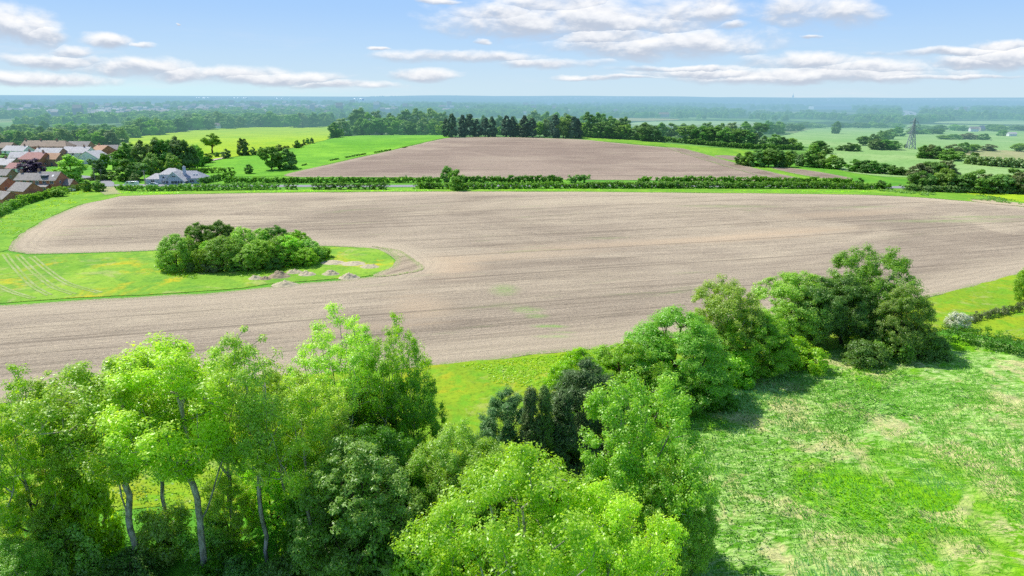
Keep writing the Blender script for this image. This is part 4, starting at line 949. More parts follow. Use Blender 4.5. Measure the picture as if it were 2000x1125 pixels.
def window(parent, x, y, z, w, h, axis='y', s=-1):
    """frame proud of the wall with a pane in it; axis is the wall's normal"""
    fr = MB(); pn = MB(); b = .09
    def bx(m, a0, z0, a1, z1, d0, d1):
        if axis == 'y': m.box(x+a0, min(y+s*d0, y+s*d1), z+z0, x+a1, max(y+s*d0, y+s*d1), z+z1)
        else: m.box(min(x+s*d0, x+s*d1), y+a0, z+z0, max(x+s*d0, x+s*d1), y+a1, z+z1)
    bx(fr, -w/2, -b, w/2, 0, .01, .08); bx(fr, -w/2, h, w/2, h+b, .01, .08); bx(fr, -w/2-b, -b, -w/2, h+b, .012, .082); bx(fr, w/2, -b, w/2+b, h+b, .012, .082)
    if w > 1.3: bx(fr, -.04, 0, .04, h, .012, .075)
    bx(pn, -w/2, 0, w/2, h, .008, .04)
    f = fr.build('window', HM['frame'], parent); pn.build('pane', HM['glass'], f)
def house(px, py, L, D, zw, rh, rot, wall, roof, label, chim=(.2,), wins=2, storeys=2, hip=(0,0), dormer=0, sky=0, ext=None, door=True, name='house', bargeb=False):
    g = G(px, py); e = empty(name, g, label, 'house', None, R(rot))
    w = MB(); r = MB(); gable(w, r, -L/2, L/2, -D/2, D/2, -.3, zw, rh, hip=hip)
    w.build('wall', HM[wall], e); ro = r.build('roof', HM[roof], e)
    for c in chim:
        m = MB(); cx = -L/2 + L * c; m.box(cx-.45, -.35, zw+rh-.9, cx+.45, .35, zw+rh+1.1); m.box(cx-.52, -.42, zw+rh+1.1, cx+.52, .42, zw+rh+1.22)
        m.bar((cx-.2,0,zw+rh+1.22), (cx-.2,0,zw+rh+1.6), .13, n=8); m.bar((cx+.2,0,zw+rh+1.22), (cx+.2,0,zw+rh+1.6), .13, n=8); m.build('chimney', HM['dbrick'], ro)
    for s in range(storeys):
        zz = .9 + s * 2.5
        if zz + 1.2 > zw: continue
        for i in range(wins):
            xx = -L/2 + L * (i + .5) / wins
            if s == 0 and door and i == wins - 1: continue
            window(e, xx, -D/2, zz, 1.5, 1.15)
        if not hip[1] and D > 5: window(e, L/2, -D*.15, zz, .9, 1.05, 'x', 1)
    if door:
        m = MB(); xx = -L/2 + L * (wins - .5) / wins; m.box(xx-.5, -D/2-.06, 0, xx+.5, -D/2-.005, 2.05); d_ = m.build('door', HM['door'], e)
        m = MB(); m.box(xx+.32, -D/2-.12, 1., xx+.4, -D/2-.06, 1.12); m.build('handle', HM['frame'], d_)
    if dormer:
        k = rh / (D/2); yd = -D/2 + .9; zd = zw + .5; m = MB(); m.box(dormer-1.3, yd, zd, dormer+1.3, yd+2.4, zd+1.5); dm = m.build('dormer', HM['dark'], e)
        m = MB(); m.box(dormer-1.45, yd-.15, zd+1.5, dormer+1.45, yd+2.6, zd+1.62); m.build('dormer_roof', HM['rblue'], dm)
        m = MB(); m.box(dormer-1., yd-.05, zd+.35, dormer+1., yd-.005, zd+1.25); m.build('pane', HM['glass'], dm)
    for q in range(sky):
        k = rh / (D/2); xx = L * (.28 - .3 * q); y0_ = -D*.3; z0_ = zw + rh * .4 + .18; m = MB()
        m.add([(xx-.4,y0_,z0_),(xx+.4,y0_,z0_),(xx+.4,y0_+.9,z0_+.9*k),(xx-.4,y0_+.9,z0_+.9*k)], [(0,1,2,3)]); m.build('skylight', HM['frame'], ro)
    if bargeb:
        for s in (-1, 1):
            m = MB(); m.bar((L/2+.38, s*(D/2+.3), zw-.2), (L/2+.38, 0, zw+rh+.1), .12); m.build('bargeboard', HM['frame'], ro)
    if ext:
        x0, x1, d, zz, rr = ext; w = MB(); r = MB(); w.box(x0, -D/2-d, -.3, x1, -D/2-.01, zz-.35)
        r.add([(x0-.2,-D/2-d-.3,zz-.35),(x1+.2,-D/2-d-.3,zz-.35),(x1+.2,-D/2-.02,zz+.6),(x0-.2,-D/2-.02,zz+.6),(x0-.2,-D/2-d-.3,zz-.47),(x1+.2,-D/2-d-.3,zz-.47),(x1+.2,-D/2-.02,zz+.48),(x0-.2,-D/2-.02,zz+.48)],
              [(0,1,2,3),(4,7,6,5),(0,4,5,1),(1,5,6,2),(3,7,4,0)])
        x = w.build('extension', HM[wall], e); r.build('extension_roof', HM['rgrey'], x)
        for i in range(3): window(x, x0 + (x1-x0)*(i+.5)/3, -D/2-d, .5, (x1-x0)/3-.5, 1.3)
    return e
house(103,371,10.2,9,5,3.3,-2,'brick','rgrey','brick house with a black dormer and a lean-to garden room', (.02,), 3, 2, dormer=-.6, sky=1, ext=(-5.2,2.2,2.6,2.7,0))
house(64,369,9.5,8.5,4.6,2.7,-2,'brick','rgrey','lower brick house with brown roof adjoining the dormered one on its left', (.1,), 3)
house(53,387,9.2,8.5,3.6,3.0,-20,'brick','rgrey','brick outbuilding with a plain gable nearest the field margin', (), 1, 1, door=False)
house(2,384,12,9.5,5,3.2,-18,'brick','rgrey','brick house with a dormer cut by the left edge of the photo', (.3,), 3, dormer=1.5)
house(12,397,8,7,2.4,2.4,-22,'brick','rgrey','low brick garage in front at the left edge of the photo', (), 1, 1)
house(133,370,6.5,6,2.5,2.3,-4,'brick','rgrey','small annexe with grey roof right of the dormered house', (), 2, 1)
house(5,360,11,8,4.8,2.4,0,'dbrick','rgrey','grey roofed house behind the left edge house', (), 2)
house(12,336,17,11,4.6,3,-14,'dbrick','rlight','long pale roofed house with two chimneys at the left edge', (.2,.6), 4)
house(36,346,6.5,7,5,2.4,-10,'white','rpink','small white cottage beside the purple tree', (), 2, bargeb=True)
house(38,308,16,10,5,3,-8,'white','rlight','white gabled house with a pale grey roof, upper left', (.85,), 3, bargeb=True)
house(8,301,18,10,5,3.2,-5,'dbrick','rbrown','brown roofed house at the left edge behind the grey roofs', (.4,), 3)
house(52,322,14,12,5,3,18,'dbrick','rlight','pale roofed house side on left of the pink roof', (.7,), 2)
house(98,303,33,11,6.5,3.6,-2,'brick','rbrown','long terrace under one beige brown roof at the back of the village', (.02,.35,.7), 6, hip=(0,4))
house(102,313,17,10,4.8,3.2,-3,'dbrick','rlight','pale roofed house in front of the long terrace', (.05,), 3)
house(72,324,14,11,4.5,3.6,-4,'brick','rpink','house with pink tiled roof above the purple tree', (.9,), 3, hip=(3,0))
house(104,323,12,10,4.2,3.2,-4,'dbrick','rorange','house with orange roof between the pink roof and the bright tree', (.1,), 2)
house(160,300,16,9,5.5,3.2,-4,'dbrick','rgrey','grey roofed house at the back right of the village', (), 3, bargeb=False)
house(156,311,18,11,4.6,3.6,-5,'white','rlight','pale roofed house in front of the grey roofed one', (.75,), 3)
house(185,319,11,16,3.6,4.2,80,'white','rlight','white gable ended house facing the field', (), 2, bargeb=True)
house(204,308,12,12,4.5,3.8,-30,'brick','rorange','brick gabled house with an orange striped roof', (.15,), 2)
house(218,303,10,9,4.2,2.8,20,'dbrick','rgrey','small dark roofed house behind the orange striped roof', (), 2)
for i_, (a_, b_, c_, d_) in enumerate([(72,379,371,10),(90,383,375,9),(34,376,366,12),(18,372,360,12),(122,378,371,9),(48,352,340,14),(84,352,338,16),(104,348,334,14),(60,306,294,12),(84,300,288,10),(130,318,306,14),(176,322,310,12),(190,326,314,12),(214,322,311,10),(150,286,276,14),(120,284,274,14),(26,286,274,14),(74,284,273,14),(178,292,281,14),(232,312,298,16),(4,346,334,12),(60,336,325,11)]):
    g, h, w = metrics(a_, b_, c_, d_); put_tree('mid%d' % (i_ % 4), g[0], g[1], h, w, 'small garden tree growing between the houses of the village', 'tree', 'garden trees among the houses', ('fmid','fdark','fgrey')[i_ % 3], 'garden_tree')
FENCE = flatmat('fence_timber', (.30,.21,.14), .9, .2, 2.)
def fence(pts, label):
    P = catmull(tocam(pts), 2., False); e = empty('fence', (P[0][0], P[0][1], tz(*P[0])), label, 'fence'); o0 = P[0]; pan = MB(); z0 = tz(*P[0])
    for i, (a, b) in enumerate(zip(P, P[1:])):
        a = a - o0; b = b - o0; pm = MB(); pm.bar((a[0], a[1], 0), (a[0], a[1], 1.9), .07); pm.build('post', FENCE, e)
        d = (b - a); L = np.linalg.norm(d) + 1e-6; n_ = np.array([-d[1], d[0]]) / L * .025
        for (zl, zh) in ((.1, .65), (.68, 1.2), (1.23, 1.75)):
            q = [a + n_, b + n_, b - n_, a - n_]; pan.add([(v[0], v[1], zl) for v in q] + [(v[0], v[1], zh) for v in q], [(0,3,2,1),(4,5,6,7),(0,1,5,4),(1,2,6,5),(2,3,7,6),(3,0,4,7)])
    pan.build('panel', FENCE, e)
fence([(60,395),(88,386),(100,381)], 'brown panel fence behind the outbuilding, nearest the hedge')
fence([(112,378),(128,375),(142,373)], 'brown panel fence in front of the small annexe')
fence([(160,356),(185,352),(204,350)], 'brown panel fence under the large bright tree')
# bungalow of several roofs
g = G(342, 357.5); e = empty('house', g, 'large grey blue house with white gable, hipped wings and a tall chimney by the road', 'house', None, R(3)); e.scale = (.86, .86, .86)
def wing(x0, x1, y0, y1, zw, rh, hip, roof, wm='bluew'):
    w = MB(); r = MB(); gable(w, r, x0, x1, y0, y1, -.3, zw, rh, hip=hip); a = w.build('wall', HM[wm], e); b = r.build('roof', HM[roof], e); return a, b
wing(-15, -6.5, -3.5, 6, 2.8, 2.6, (4, 0), 'rlight')
_, ro = wing(-6.4, 4.5, -5, 5.5, 5.6, 2.9, (3.5, 3.5), 'rlight')
wing(4.6, 17, -3, 8, 3.2, 3.6, (0, 5), 'rblue')
w = MB(); r = MB()
vs = [(-2.2,-8,-.3),(8.2,-8,-.3),(8.2,-4.9,-.3),(-2.2,-4.9,-.3),(-2.2,-8,2.6),(8.2,-8,2.6),(8.2,-4.9,2.6),(-2.2,-4.9,2.6),(3,-8,7.2),(3,-2.9,7.2)]
w.add(vs, [(0,1,5,8,4),(1,2,6,5),(3,0,4,7),(4,8,9,7),(5,6,9,8)]); w.build('wall', HM['bluew'], e)
for s in (-1, 1):
    x0 = 3 + s * 6.1; r.add([(x0,-8.5,1.9),(3,-8.5,7.35),(3,-1.2,7.35),(x0,-1.2,1.9),(x0,-8.5,1.75),(3,-8.5,7.2),(3,-1.2,7.2),(x0,-1.2,1.75)], [(0,1,2,3) if s<0 else (3,2,1,0),(4,7,6,5) if s<0 else (5,6,7,4),(0,4,5,1),(3,2,6,7),(0,3,7,4)])
rr = r.build('roof', HM['rlight'], e)
for s in (-1, 1):
    m = MB(); m.bar((3+s*6.2,-8.6,1.75), (3,-8.6,7.35), .17); m.build('bargeboard', HM['frame'], rr)
m = MB(); m.box(5.6,-1,4,6.9,.4,9.2); m.box(5.5,-1.1,9.2,7,.5,9.4); c = m.build('chimney', HM['bluew'], ro)
m = MB(); m.bar((6.25,-.3,9.4),(6.25,-.3,10.1),.22,n=8); m.build('chimney_pot', HM['frame'], c)
for (x_, y_, z_, w_, h_) in ((3,-8,4.3,2,.7),(3,-8,.6,3.4,1.5),(-1,-8,.6,1.6,1.6),(7,-8,.6,1.2,1.5),(-4,-5,3.4,1.2,1.),(-4.3,-5,.8,2,1.3),(-11,-3.5,.9,2,1.2),(11,-3,.9,2.4,1.2)): window(e, x_, y_, z_, w_, h_)
m = MB(); m.box(4.9,-8.06,0,5.9,-8.005,2.05); d_ = m.build('door', HM['door'], e); m = MB(); m.box(5.7,-8.12,1.,5.78,-8.06,1.1); m.build('handle', HM['frame'], d_)
for q in range(2):
    m = MB(); m.box(11+q*1.6,-.9,4.6,11.8+q*1.6,.2,5.45); m.build('skylight', HM['frame'], e)

def townmat(name, a, b, c3, hz=True):
    m, t = newmat(name); g = t.new('ShaderNodeNewGeometry'); r = g.outputs['Random Per Island']
    c = t.mix(t.ss(r, .3, .35), a, b); c = t.mix(t.ss(r, .7, .75), c, c3); finish(t, bsdf(t, c, .7), hz=hz); return m
# far buildings
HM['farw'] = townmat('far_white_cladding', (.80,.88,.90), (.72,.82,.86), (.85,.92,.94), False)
def shed(px, py, L, D, h_, label, wall='white', roof='rlight', rot=0, cat='warehouse', name='warehouse', rh=1.):
    g = G(px, py); e = empty(name, g, label, cat, None, R(rot)); w = MB(); r = MB(); gable(w, r, -L/2, L/2, -D/2, D/2, -3, h_, rh, oh=.5, th=.4); w.build('wall', HM[wall], e); r.build('roof', HM[roof], e)
shed(1623,213.5,190,60,14,'long white warehouse far beyond the pastures, right of centre','white','rblue')
shed(1254,221.5,22,16,8,'tiny white shed left of the distant belt'); shed(1296,229,26,14,8,'small pale farmhouse in the distance behind the right belt','cream','rbrown',10,'house','house',5)
shed(1040,216.5,70,30,9,'long pale shed far behind the cypresses'); shed(1018,223.,60,25,6,'low white shed just behind the cypress row')
shed(1861,253,10,7,3.5,'white farm building in the pasture right of the pylon','white','rlight',8,'farm building','farm_building',3); shed(1901,257,11,7,4,'white farmhouse with a steep roof far right','white','rgrey',-8,'house','house',3)
shed(1975,266,9,5,2.8,'pale blue shed at the right edge of the pasture','white','rlight',0,'shed','shed',1.5); shed(1916,256,8,6,4,'cream farmhouse behind the right pasture','cream','rblue',14,'house','house',4)
shed(424,251,8,6,4,'white cottage half hidden at the end of the yellow green crop','white','rgrey',5,'house','house',3)
shed(300,210,130,50,11,'long white factory in the far plain at left'); shed(215,210.5,40,30,9,'small white factory in the far plain at far left')
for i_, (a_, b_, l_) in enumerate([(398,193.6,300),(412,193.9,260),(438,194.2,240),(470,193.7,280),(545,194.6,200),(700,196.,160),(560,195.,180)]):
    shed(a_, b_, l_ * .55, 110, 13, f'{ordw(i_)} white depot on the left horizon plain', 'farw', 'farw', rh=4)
# town roofs seen as one scatter
def town(name, label, n, area, cols, mn, mx, seed):
    r = np.random.default_rng(seed); m = MB()
    for i in range(n):
        px = r.uniform(area[0], area[2]); py = r.uniform(area[1], area[3]); g = G(px, py); L = r.uniform(mn, mx); D = L * r.uniform(.5, .9); h_ = mn * r.uniform(.45, .9); a = r.uniform(-.3, .3)
        if r.random() < .08: h_ *= 1.8
        ca, sa = math.cos(a), math.sin(a); q = [(-L/2,-D/2),(L/2,-D/2),(L/2,D/2),(-L/2,D/2)]; q = [(g[0]+x*ca-y*sa, g[1]+x*sa+y*ca) for x, y in q]; z = g[2]
        rg_ = [(g[0]-L/2*ca, g[1]-L/2*sa, z+h_*1.5), (g[0]+L/2*ca, g[1]+L/2*sa, z+h_*1.5)]
        m.add([(x,y,z-1) for x,y in q] + [(x,y,z+h_) for x,y in q] + rg_, [(0,1,5,4),(1,2,6,9,5),(2,3,7,6),(3,0,4,8,7),(4,5,9,8),(6,7,8,9)])
    o = m.build(name, cols); tag(o, label, 'town', kind='stuff')
TM = townmat('town_roofs', (.50,.28,.20), (.62,.56,.50), (.30,.24,.22)); TW = townmat('city_walls', (.9,.9,.9), (.6,.62,.66), (.9,.86,.8)); TG = townmat('suburb_roofs', (.34,.27,.27), (.42,.38,.40), (.55,.54,.55))
town('distant_town', 'terracotta roofed town beyond the motorway', 130, (1800,214,1885,221.5), TM, 9, 16, 1)
town('distant_suburb', 'grey pink roofed suburb spread over the plain at left', 500, (-60,205,640,226), TG, 10, 18, 2)
town('distant_suburb', 'scattered pale roofs in the plain behind the ridge', 160, (640,200,1240,222), TG, 12, 22, 3)
town('distant_city', 'white city blocks along the hilly horizon', 120, (1000,191.2,1330,194.5), TW, 14, 40, 4)
town('distant_city', 'pale city skyline along the right horizon', 140, (1480,194.6,2060,197.2), TW, 14, 38, 5)
town('distant_suburb', 'pale rooftops around the far right edge', 90, (1890,210,2060,222), TM, 10, 18, 6)
# tower on the horizon
g = G(1548, 196.5); m = MB(); m.bar((0,0,-5),(0,0,80),9,6,12); m.box(-11,-11,56,11,11,66); m.bar((0,0,80),(0,0,104),2.5,1.5,8)
o = m.build('tower', HM['bluew']); o.location = g; tag(o, 'lone slender tower on the right horizon', 'tower')
# motorway
MW = flatmat('motorway_surface', (.42,.43,.46), .9, .1, .1)
ribbon('motorway', 'grey motorway running away between the far woods', [(1769,236.5),(1774,229),(1777,224),(1779,221),(1772,218),(1760,216)], 34, MW, .6, step=25)
for i_, (a_, b_, c_, l_) in enumerate([(1774,227,'white','white lorry on the near part of the distant motorway'),(1776,223.5,'dark','dark lorry on the distant motorway'),(1778,221.2,'frame','white van farthest along the motorway')]):
    g = G(a_, b_); e = empty('lorry', (g[0] + (-7, 6, -6)[i_], g[1], g[2] + .6), l_, 'lorry'); m = MB(); m.box(-1.3,-5,1,1.3,5,4); m.build('trailer', HM[c_], e); m = MB(); m.box(-1.2,-7.4,.6,1.2,-5.2,3.3); m.build('cab', HM['bluew'], e)
    for sx in (-1.2, 1.2):
        for yy in (-6.2, 2.5, 3.8): m = MB(); m.bar((sx-.15,yy,.5),(sx+.15,yy,.5),.5,n=10); m.build('wheel', HM['dark'], e)

# ------------------------------------------------------------------ pylon, poles, vehicles, heaps
STEEL = flatmat('galvanised_steel', (.34,.37,.38), .5, .2, 1., .4); WOOD = flatmat('weathered_wood', (.38,.33,.28), .9, .2, 2.)
g, hp, _ = metrics(1778, 290.5, 231, 10); e = empty('pylon', g, 'steel lattice pylon standing in the right pasture', 'pylon'); s_ = hp / 46.
def lvl(z): return np.interp(z, [0, 22, 30, 46], [5.2, 2.6, 1.7, .35])
m = MB(); L_ = [0, 8, 15, 22, 26, 30, 34, 38, 42, 46]; cn = [(-1,-1),(1,-1),(1,1),(-1,1)]
for a_, b_ in cn:
    lg = MB()
    for z0, z1 in zip(L_, L_[1:]): lg.bar((a_*lvl(z0)*s_, b_*lvl(z0)*s_, z0*s_), (a_*lvl(z1)*s_, b_*lvl(z1)*s_, z1*s_), .30)
    lg.build('leg', STEEL, e)
for z0, z1 in zip(L_, L_[1:]):
    for i in range(4):
        a0, a1 = cn[i], cn[(i+1) % 4]; P = lambda c, z: (c[0]*lvl(z)*s_, c[1]*lvl(z)*s_, z*s_)
        m.bar(P(a0, z0), P(a1, z1), .15); m.bar(P(a1, z0), P(a0, z1), .15); m.bar(P(a0, z1), P(a1, z1), .15)
m.build('bracing', STEEL, e)
for z_, w_ in ((24, 7.5), (32, 10), (40, 6.5)):
    arm = MB()
    for sg in (-1, 1):
        for dy in (-1, 1): arm.bar((sg*lvl(z_)*s_, dy*lvl(z_)*s_, z_*s_), (sg*w_*s_, 0, z_*s_), .2); arm.bar((sg*lvl(z_+3)*s_, dy*lvl(z_+3)*s_, (z_+3)*s_), (sg*w_*s_, 0, z_*s_), .17)
    a_ = arm.build('crossarm', STEEL, e); ins = MB()
    for sg in (-1, 1): ins.bar((sg*w_*s_, 0, z_*s_), (sg*w_*s_, 0, (z_-3)*s_), .18, n=6)
    ins.build('insulator', STEEL, a_)
for (a_, b_, c_, l_) in ((186,353,327,'wooden utility pole beside the large bright tree'),(284,361,332,'wooden telegraph pole beside the white van'),(199,352,330,'thinner wooden pole behind the round bushes')):
    g, h_, _ = metrics(a_, b_, c_, 3); e = empty('utility_pole', g, l_, 'pole'); m = MB(); m.bar((0,0,-.2),(0,0,h_),.24,.17,8); m.build('pole', WOOD, e)
    m = MB(); m.box(-.9,-.08,h_-.7,.9,.08,h_-.55); x = m.build('crossarm', WOOD, e)
    m = MB(); [m.bar((q,0,h_-.55),(q,0,h_-.3),.07,n=6) for q in (-.75,0,.75)]; m.build('insulator', HM['frame'], x)
g, h_, _ = metrics(1499, 282, 271, 3); e = empty('utility_pole', g, 'far thin pole among the belt trees right of the ridge', 'pole'); m = MB(); m.bar((0,0,0),(0,0,h_),.25,.2,8); m.build('pole', WOOD, e)
PAINT = flatmat('white_car_paint', (.78,.80,.83), .25, .04, .5, .6); SIL = flatmat('silver_car_paint', (.50,.54,.60), .25, .04, .5, .6); RUB = flatmat('tyre_rubber', (.03,.03,.03), .8)
def vehicle(px, py, rot, label, cat, name, mat, L=4.3, W=1.8, prof_=None, van=False, dz=.1):
    g = G(px, py); g[2] += dz; e = empty(name, g, label, cat, None, R(rot))
    P = prof_ or ([(-.5,.35),(-.5,.85),(-.47,1.0),(-.30,1.05),(-.16,1.45),(.16,1.48),(.34,1.02),(.48,.95),(.5,.8),(.5,.35)] if not van else [(-.5,.4),(-.5,1.1),(-.46,1.3),(-.38,1.9),(-.33,2.15),(.47,2.2),(.5,2.0),(.5,.4)])
    def ext(m, pts, w0, w1, sc=1.):
        n = len(pts); vs = [(x*L, -w0, z) for x, z in pts] + [(x*L, w1, z) for x, z in pts]; m.add(vs, [tuple(range(n)), tuple(range(n, 2*n))[::-1]] + [(i, i+n, (i+1) % n + n, (i+1) % n) for i in range(n)])
    m = MB(); ext(m, P, W/2, W/2); b = m.build('body', mat, e)
    bv = b.modifiers.new('bevel', 'BEVEL'); bv.width = .07; bv.segments = 2
    m = MB()
    if van: q = [(-.36,1.25),(-.31,1.85),(-.18,1.88),(-.18,1.25)]
    else: q = [(-.26,1.06),(-.15,1.38),(.15,1.40),(.29,1.06)]
    ext(m, q, W/2+.012, W/2+.012); m.build('side_window', HM['glass'], e)
    if van: m = MB(); m.box(0*L, -W/2-.014, 1.3, .3*L, W/2+.014, 1.85); m.build('side_window', HM['glass'], e)
    for sx in (-.31, .31):
        for sy in (-1, 1):
            m = MB(); m.bar((sx*L, sy*(W/2-.12), .34), (sx*L, sy*(W/2+.03), .34), .34, n=14); w_ = m.build('wheel', RUB, e)
            m = MB(); m.bar((sx*L, sy*(W/2+.02), .34), (sx*L, sy*(W/2+.045), .34), .19, n=10); m.build('rim', SIL, w_)
    for sy in (-.6, .6): m = MB(); m.box(-.5*L-.03, sy-.18, .68, -.5*L+.02, sy+.18, .85); m.build('headlight', HM['frame'], e)
vehicle(258,364,-3,'white van parked by the junction behind the low roadside hedge','van','van',PAINT,6.2,2.1,van=True,dz=.3)
vehicle(300,364,5,'silver car parked in front of the bungalow hedge','car','parked_car',SIL,4.5,1.85,dz=.3)
vehicle(360,366,40,'white car beside the bungalow gable','car','parked_car',PAINT,4.3,1.8,dz=.3)
vehicle(40,352,70,'white car parked beside the white cottage','car','parked_car',PAINT)
vehicle(84,384,12,'white car in the garden drive below the dormered house','car','parked_car',PAINT)
vehicle(137,374,0,'white car parked beside the small annexe','car','parked_car',PAINT)
HEAP = flatmat('heap_soil', (.52,.45,.29), .95, .3, 2.); HEAPD = flatmat('dark_heap_soil', (.38,.30,.19), .95, .3, 2.); HEAPP = flatmat('pale_heap_soil', (.56,.48,.32), .95, .25, 2.)
for i_, (a_, b_, w_, h_, mt, l_) in enumerate([(545,541,7.5,1.3,HEAPD,'dark red soil heap in front of the copse'),(500,545,5,.9,HEAPP,'pale soil heap left of the dark red heap'),(518,546,4,.8,HEAPD,'small dark heap beside the pale one'),
  (575,533,6,.9,HEAP,'soil heap right of the dark red one'),(600,537,6,.9,HEAPP,'pale heap near the meadow centre right'),(646,536,6,1.,HEAP,'brown heap toward the end of the meadow'),
  (556,557,8,.9,HEAP,'flat soil heap on the lower rim of the meadow'),(682,543,7,1.,HEAPP,'pale heap on the lower rim of the meadow, farthest right'),(650,514,9,.6,HEAPP,'long low spoil ridge right of the copse'),(690,516,9,.6,HEAPP,'curving low spoil ridge near the meadow tip'),(722,522,7,.7,HEAP,'heap end at the tip of the meadow')]):
    g = G(a_, b_); n_ = 26; u, v = np.meshgrid(np.linspace(-1, 1, n_), np.linspace(-1, 1, n_)); rr = np.sqrt(u*u+v*v)
    zz = h_ * np.clip(1 - rr ** 1.6, 0, 1) * (.1 + 1.5 * fbm(u * 3.3 + i_ * 5, v * 3.3, 4)) + .25 * (fbm(u * 9, v * 9 + i_, 2) - .5) * (rr < 1) - .02
    ix = np.arange(n_*n_).reshape(n_, n_); Fh = np.stack([ix[:-1,:-1], ix[:-1,1:], ix[1:,1:], ix[1:,:-1]], -1).reshape(-1, 4); Fh = Fh[(rr.ravel()[Fh] < 1.1).all(1)]
    o = link('soil_heap', mesh_np('soil_heap', np.column_stack([u.ravel()*w_*.36, v.ravel()*w_*.27, zz.ravel()]), Fh, mt)); o.location = (g[0], g[1], g[2] + .1); tag(o, l_, 'soil heap')
# small weeds and tussocks on the meadow and the right hand corner
def tussocks(name, label, poly, n, h_, w_, fol, leaf, seed, thr=.5, px=True):
    r = np.random.default_rng(seed); P = np.array([G(*p)[:2] for p in poly]); x = r.uniform(P[:,0].min(), P[:,0].max(), n); y = r.uniform(P[:,1].min(), P[:,1].max(), n)
    k = inside(P, x, y) & (fbm(x*.07, y*.07, 3) > thr); x = x[k]; y = y[k]; C = np.column_stack([x, y, terrain(x, y) + h_*.4])
    V, Fq, ti = leafquads(C, r.uniform(.5, 1.1, len(x)) * w_, 16, leaf, r, h_ / w_ * .6, .5, axis=np.array([C[:,0].mean(), C[:,1].mean(), -5]))
    o = link(name, mesh_np(name, V, Fq, FOL[fol], {'tint': ('FACE', ti)})); tag(o, label, 'vegetation', kind='stuff')
tussocks('weeds', 'coarse weeds growing around the foot of the copse', [(300,520),(320,490),(640,498),(660,505),(560,535),(400,548),(330,540)], 2600, .5, .6, 'mid', .3, 1, .42)
tussocks('weeds', 'clumps of weeds in the rough corner at the right end of the field', [(1690,371),(1800,375),(1900,379),(2010,398),(2000,401),(1900,391),(1780,380)], 900, 1., 1.6, 'fmid', .6, 2, .5)
tussocks('weeds', 'rough herbage on the bright field margin', [(160,372),(205,374),(90,425),(20,465),(-40,495),(-60,470),(30,415)], 2400, .35, .6, 'bright', .3, 3, .45)
tussocks('weeds', 'tufts of weeds on the golden strip', [(830,722),(1100,692),(1150,700),(1080,760),(900,830),(830,830)], 3500, .3, .35, 'bright', .18, 4, .5)
tussocks('weeds', 'ragged growth along the roadside verge', [(230,376),(600,373),(1000,371),(1500,373),(1700,374),(1700,377),(1500,374.5),(1000,372),(600,375),(230,380)], 5000, .5, .7, 'bright', .4, 5, .45)

# ------------------------------------------------------------------ light and sky
SUN_EL, SUN_AZ = 54., -55.          # azimuth from the view direction, left is negative
sd = Vector((math.sin(R(SUN_AZ)) * math.cos(R(SUN_EL)), math.cos(R(SUN_AZ)) * math.cos(R(SUN_EL)), math.sin(R(SUN_EL))))
sl = bpy.data.lights.new('sun', 'SUN'); so = bpy.data.objects.new('sun', sl); COL.objects.link(so); sl.energy = 4.9; sl.angle = R(.5); sl.color = (1, .96, .88)
so.rotation_euler = (-sd).to_track_quat('-Z', 'Y').to_euler(); so.location = (0, 0, 200)
W = bpy.data.worlds.new('World'); S.world = W; W.use_nodes = True; t = NT(W.node_tree); t.n.clear()
sky = t.new('ShaderNodeTexSky', sky_type='NISHITA'); sky.sun_disc = False; sky.sun_elevation = R(SUN_EL); sky.sun_rotation = R(SUN_AZ); sky.dust_density = .6; sky.air_density = 1.2; sky.ozone_density = 2.
SK = .13
gen = t.new('ShaderNodeTexCoord').outputs['Generated']; xyz = t.sep(gen)
hl_ = t.math('SQRT', t.math('ADD', t.math('MULTIPLY', xyz[0], xyz[0]), t.math('MULTIPLY', xyz[1], xyz[1])))
v = t.math('DIVIDE', xyz[2], t.math('MAXIMUM', hl_, .001)); u = t.math('DIVIDE', xyz[0], t.math('MAXIMUM', xyz[1], .05))
# the blue deepens quickly above the horizon
gr = t.mix(t.ss(v, .0, .075), (.62, .80, .92), (.50, .72, .97)); gr = t.mix(t.ss(v, .05, .13), gr, (.38, .62, .99)); gr = t.mix(t.ss(v, .15, .6), gr, (.10, .27, .70))
left = t.math('MULTIPLY', t.ss(u, .05, -.75), t.ss(v, .024, .008)); gr = t.mix(t.math('MULTIPLY', left, .95), gr, (.66, .93, 1.))
nish = t.vmath('SCALE', sky.outputs[0], scale=SK)
base = t.mix(t.ss(v, .14, .8, .97, .25), nish, gr)
cv = t.new('ShaderNodeCombineXYZ'); t.l.new(u, cv.inputs[0]); t.l.new(v, cv.inputs[1]); uv = cv.outputs[0]
n1c = t.noise(t.mapping(uv, scale=(9, 24, 1)), 1, 6, .6, 0, 'Color')
wp = t.vmath('MULTIPLY', t.vmath('SUBTRACT', n1c, (.5, .5, .5)), (.07, .022, 0)); uvw = t.vmath('ADD', uv, wp)
cur = None; rel = None
CL = [(1050,42,150,30),(1240,38,150,28),(1150,34,200,36),(985,28,85,24),(1290,24,150,28),(1090,6,110,22),(1290,86,190,24),(1200,70,110,20),(1600,16,95,26),(1405,24,38,13),(1430,52,28,6),(910,112,125,11),(1078,125,85,9),(832,146,52,10),(22,50,78,28),(85,66,40,11),
      (212,76,46,12),(135,102,30,11),(282,88,16,4),(120,120,105,10),(270,131,120,14),(410,142,130,13),(540,152,120,11),(660,163,90,7),(80,155,130,10),(1570,124,110,14),(1700,134,150,14),(1600,146,260,13),(1400,143,150,8),(1850,101,140,6),
      (1960,112,80,17),(1900,122,90,10),(1830,151,160,4),(1480,152,110,6),(1340,135,120,5),(940,80,16,5),(740,96,14,3),(860,0,30,5),(350,48,3,2),(1190,151,90,4),(1585,72,16,3),(1960,88,45,8)]
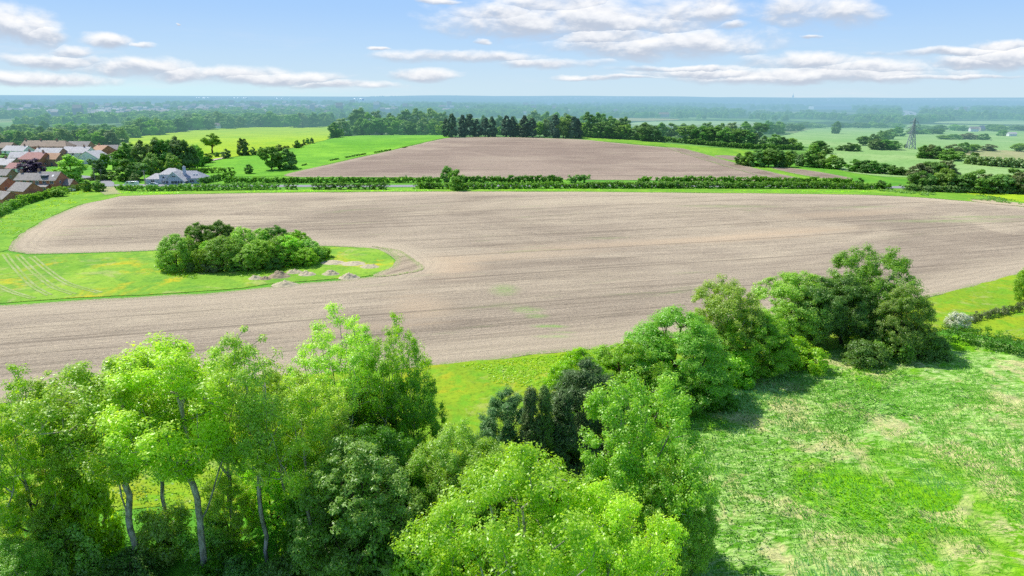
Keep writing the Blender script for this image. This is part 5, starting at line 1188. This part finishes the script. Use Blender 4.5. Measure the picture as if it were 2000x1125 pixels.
for (a_, b_, rx, ry) in CL:
    d = raydir(a_, b_); u0 = d[0] / d[1]; v0 = d[2] / math.hypot(d[0], d[1]); k = 1 / math.cos(math.atan(u0)) ** 1.
    q = t.vmath('MULTIPLY', t.vmath('SUBTRACT', uvw, (u0, v0, 0)), (F * .97 / (rx * 1.42), F * .97 / (ry * 1.36), 0))
    f = t.math('SUBTRACT', 1., t.vmath('DOT_PRODUCT', q, q)); r_ = t.sep(q)[1]
    if cur is None: cur, rel = f, r_
    else:
        gt = t.math('GREATER_THAN', f, cur); mf = t.new('ShaderNodeMix', data_type='FLOAT'); t.l.new(gt, mf.inputs[0]); t.l.new(rel, mf.inputs[2]); t.l.new(r_, mf.inputs[3]); rel = mf.outputs[0]; cur = t.math('MAXIMUM', cur, f)
n2 = t.noise(t.mapping(uv, scale=(13, 30, 1)), 1, 9, .58, .2); n3 = t.noise(t.mapping(uv, scale=(13, 30, 1), loc=(0, .22, 0)), 1, 9, .58, .2)
cur = t.math('MAXIMUM', cur, -1.2)
den = t.ss(t.math('ADD', cur, t.math('MULTIPLY', t.math('SUBTRACT', n2, .52), 2.3)), -.05, 1.0)
wisps = t.math('MULTIPLY', t.ss(t.noise(t.mapping(uv, scale=(3.5, 34, 1)), 1, 7, .65), .5, .75), t.ss(v, .10, .03)); wisps = t.math('MULTIPLY', wisps, .45)
lit = t.math('ADD', t.math('MULTIPLY_ADD', rel, 1.0, .02), t.math('MULTIPLY', t.math('SUBTRACT', n2, n3), 3.2))
cc = t.mix(t.ss(lit, -.55, .35), (.54, .60, .71), (.93, .94, .97)); cc = t.mix(t.ss(lit, .2, .7), cc, (1.05, 1.04, 1.03))
col = t.mix(wisps, base, (.80, .84, .93)); col = t.mix(t.math('MULTIPLY', den, t.ss(v, -.002, .012, .0, .93)), col, cc)
front = t.math('GREATER_THAN', xyz[1], .02); col = t.mix(front, base, col)
bg = t.new('ShaderNodeBackground'); t.l.new(col, bg.inputs[0]); bg.inputs[1].default_value = 1.0
out = t.new('ShaderNodeOutputWorld'); t.l.new(bg.outputs[0], out.inputs[0])
W.cycles.sampling_method = 'MANUAL'; W.cycles.sample_map_resolution = 512

S.view_settings.view_transform = 'Standard'; S.view_settings.look = 'None'; S.view_settings.exposure = 0; S.view_settings.gamma = 1
S.render.engine = 'CYCLES'; c = S.cycles
c.max_bounces = 6; c.diffuse_bounces = 3; c.glossy_bounces = 2; c.transmission_bounces = 4; c.transparent_max_bounces = 4; c.use_denoising = False
c.sample_clamp_indirect = 4
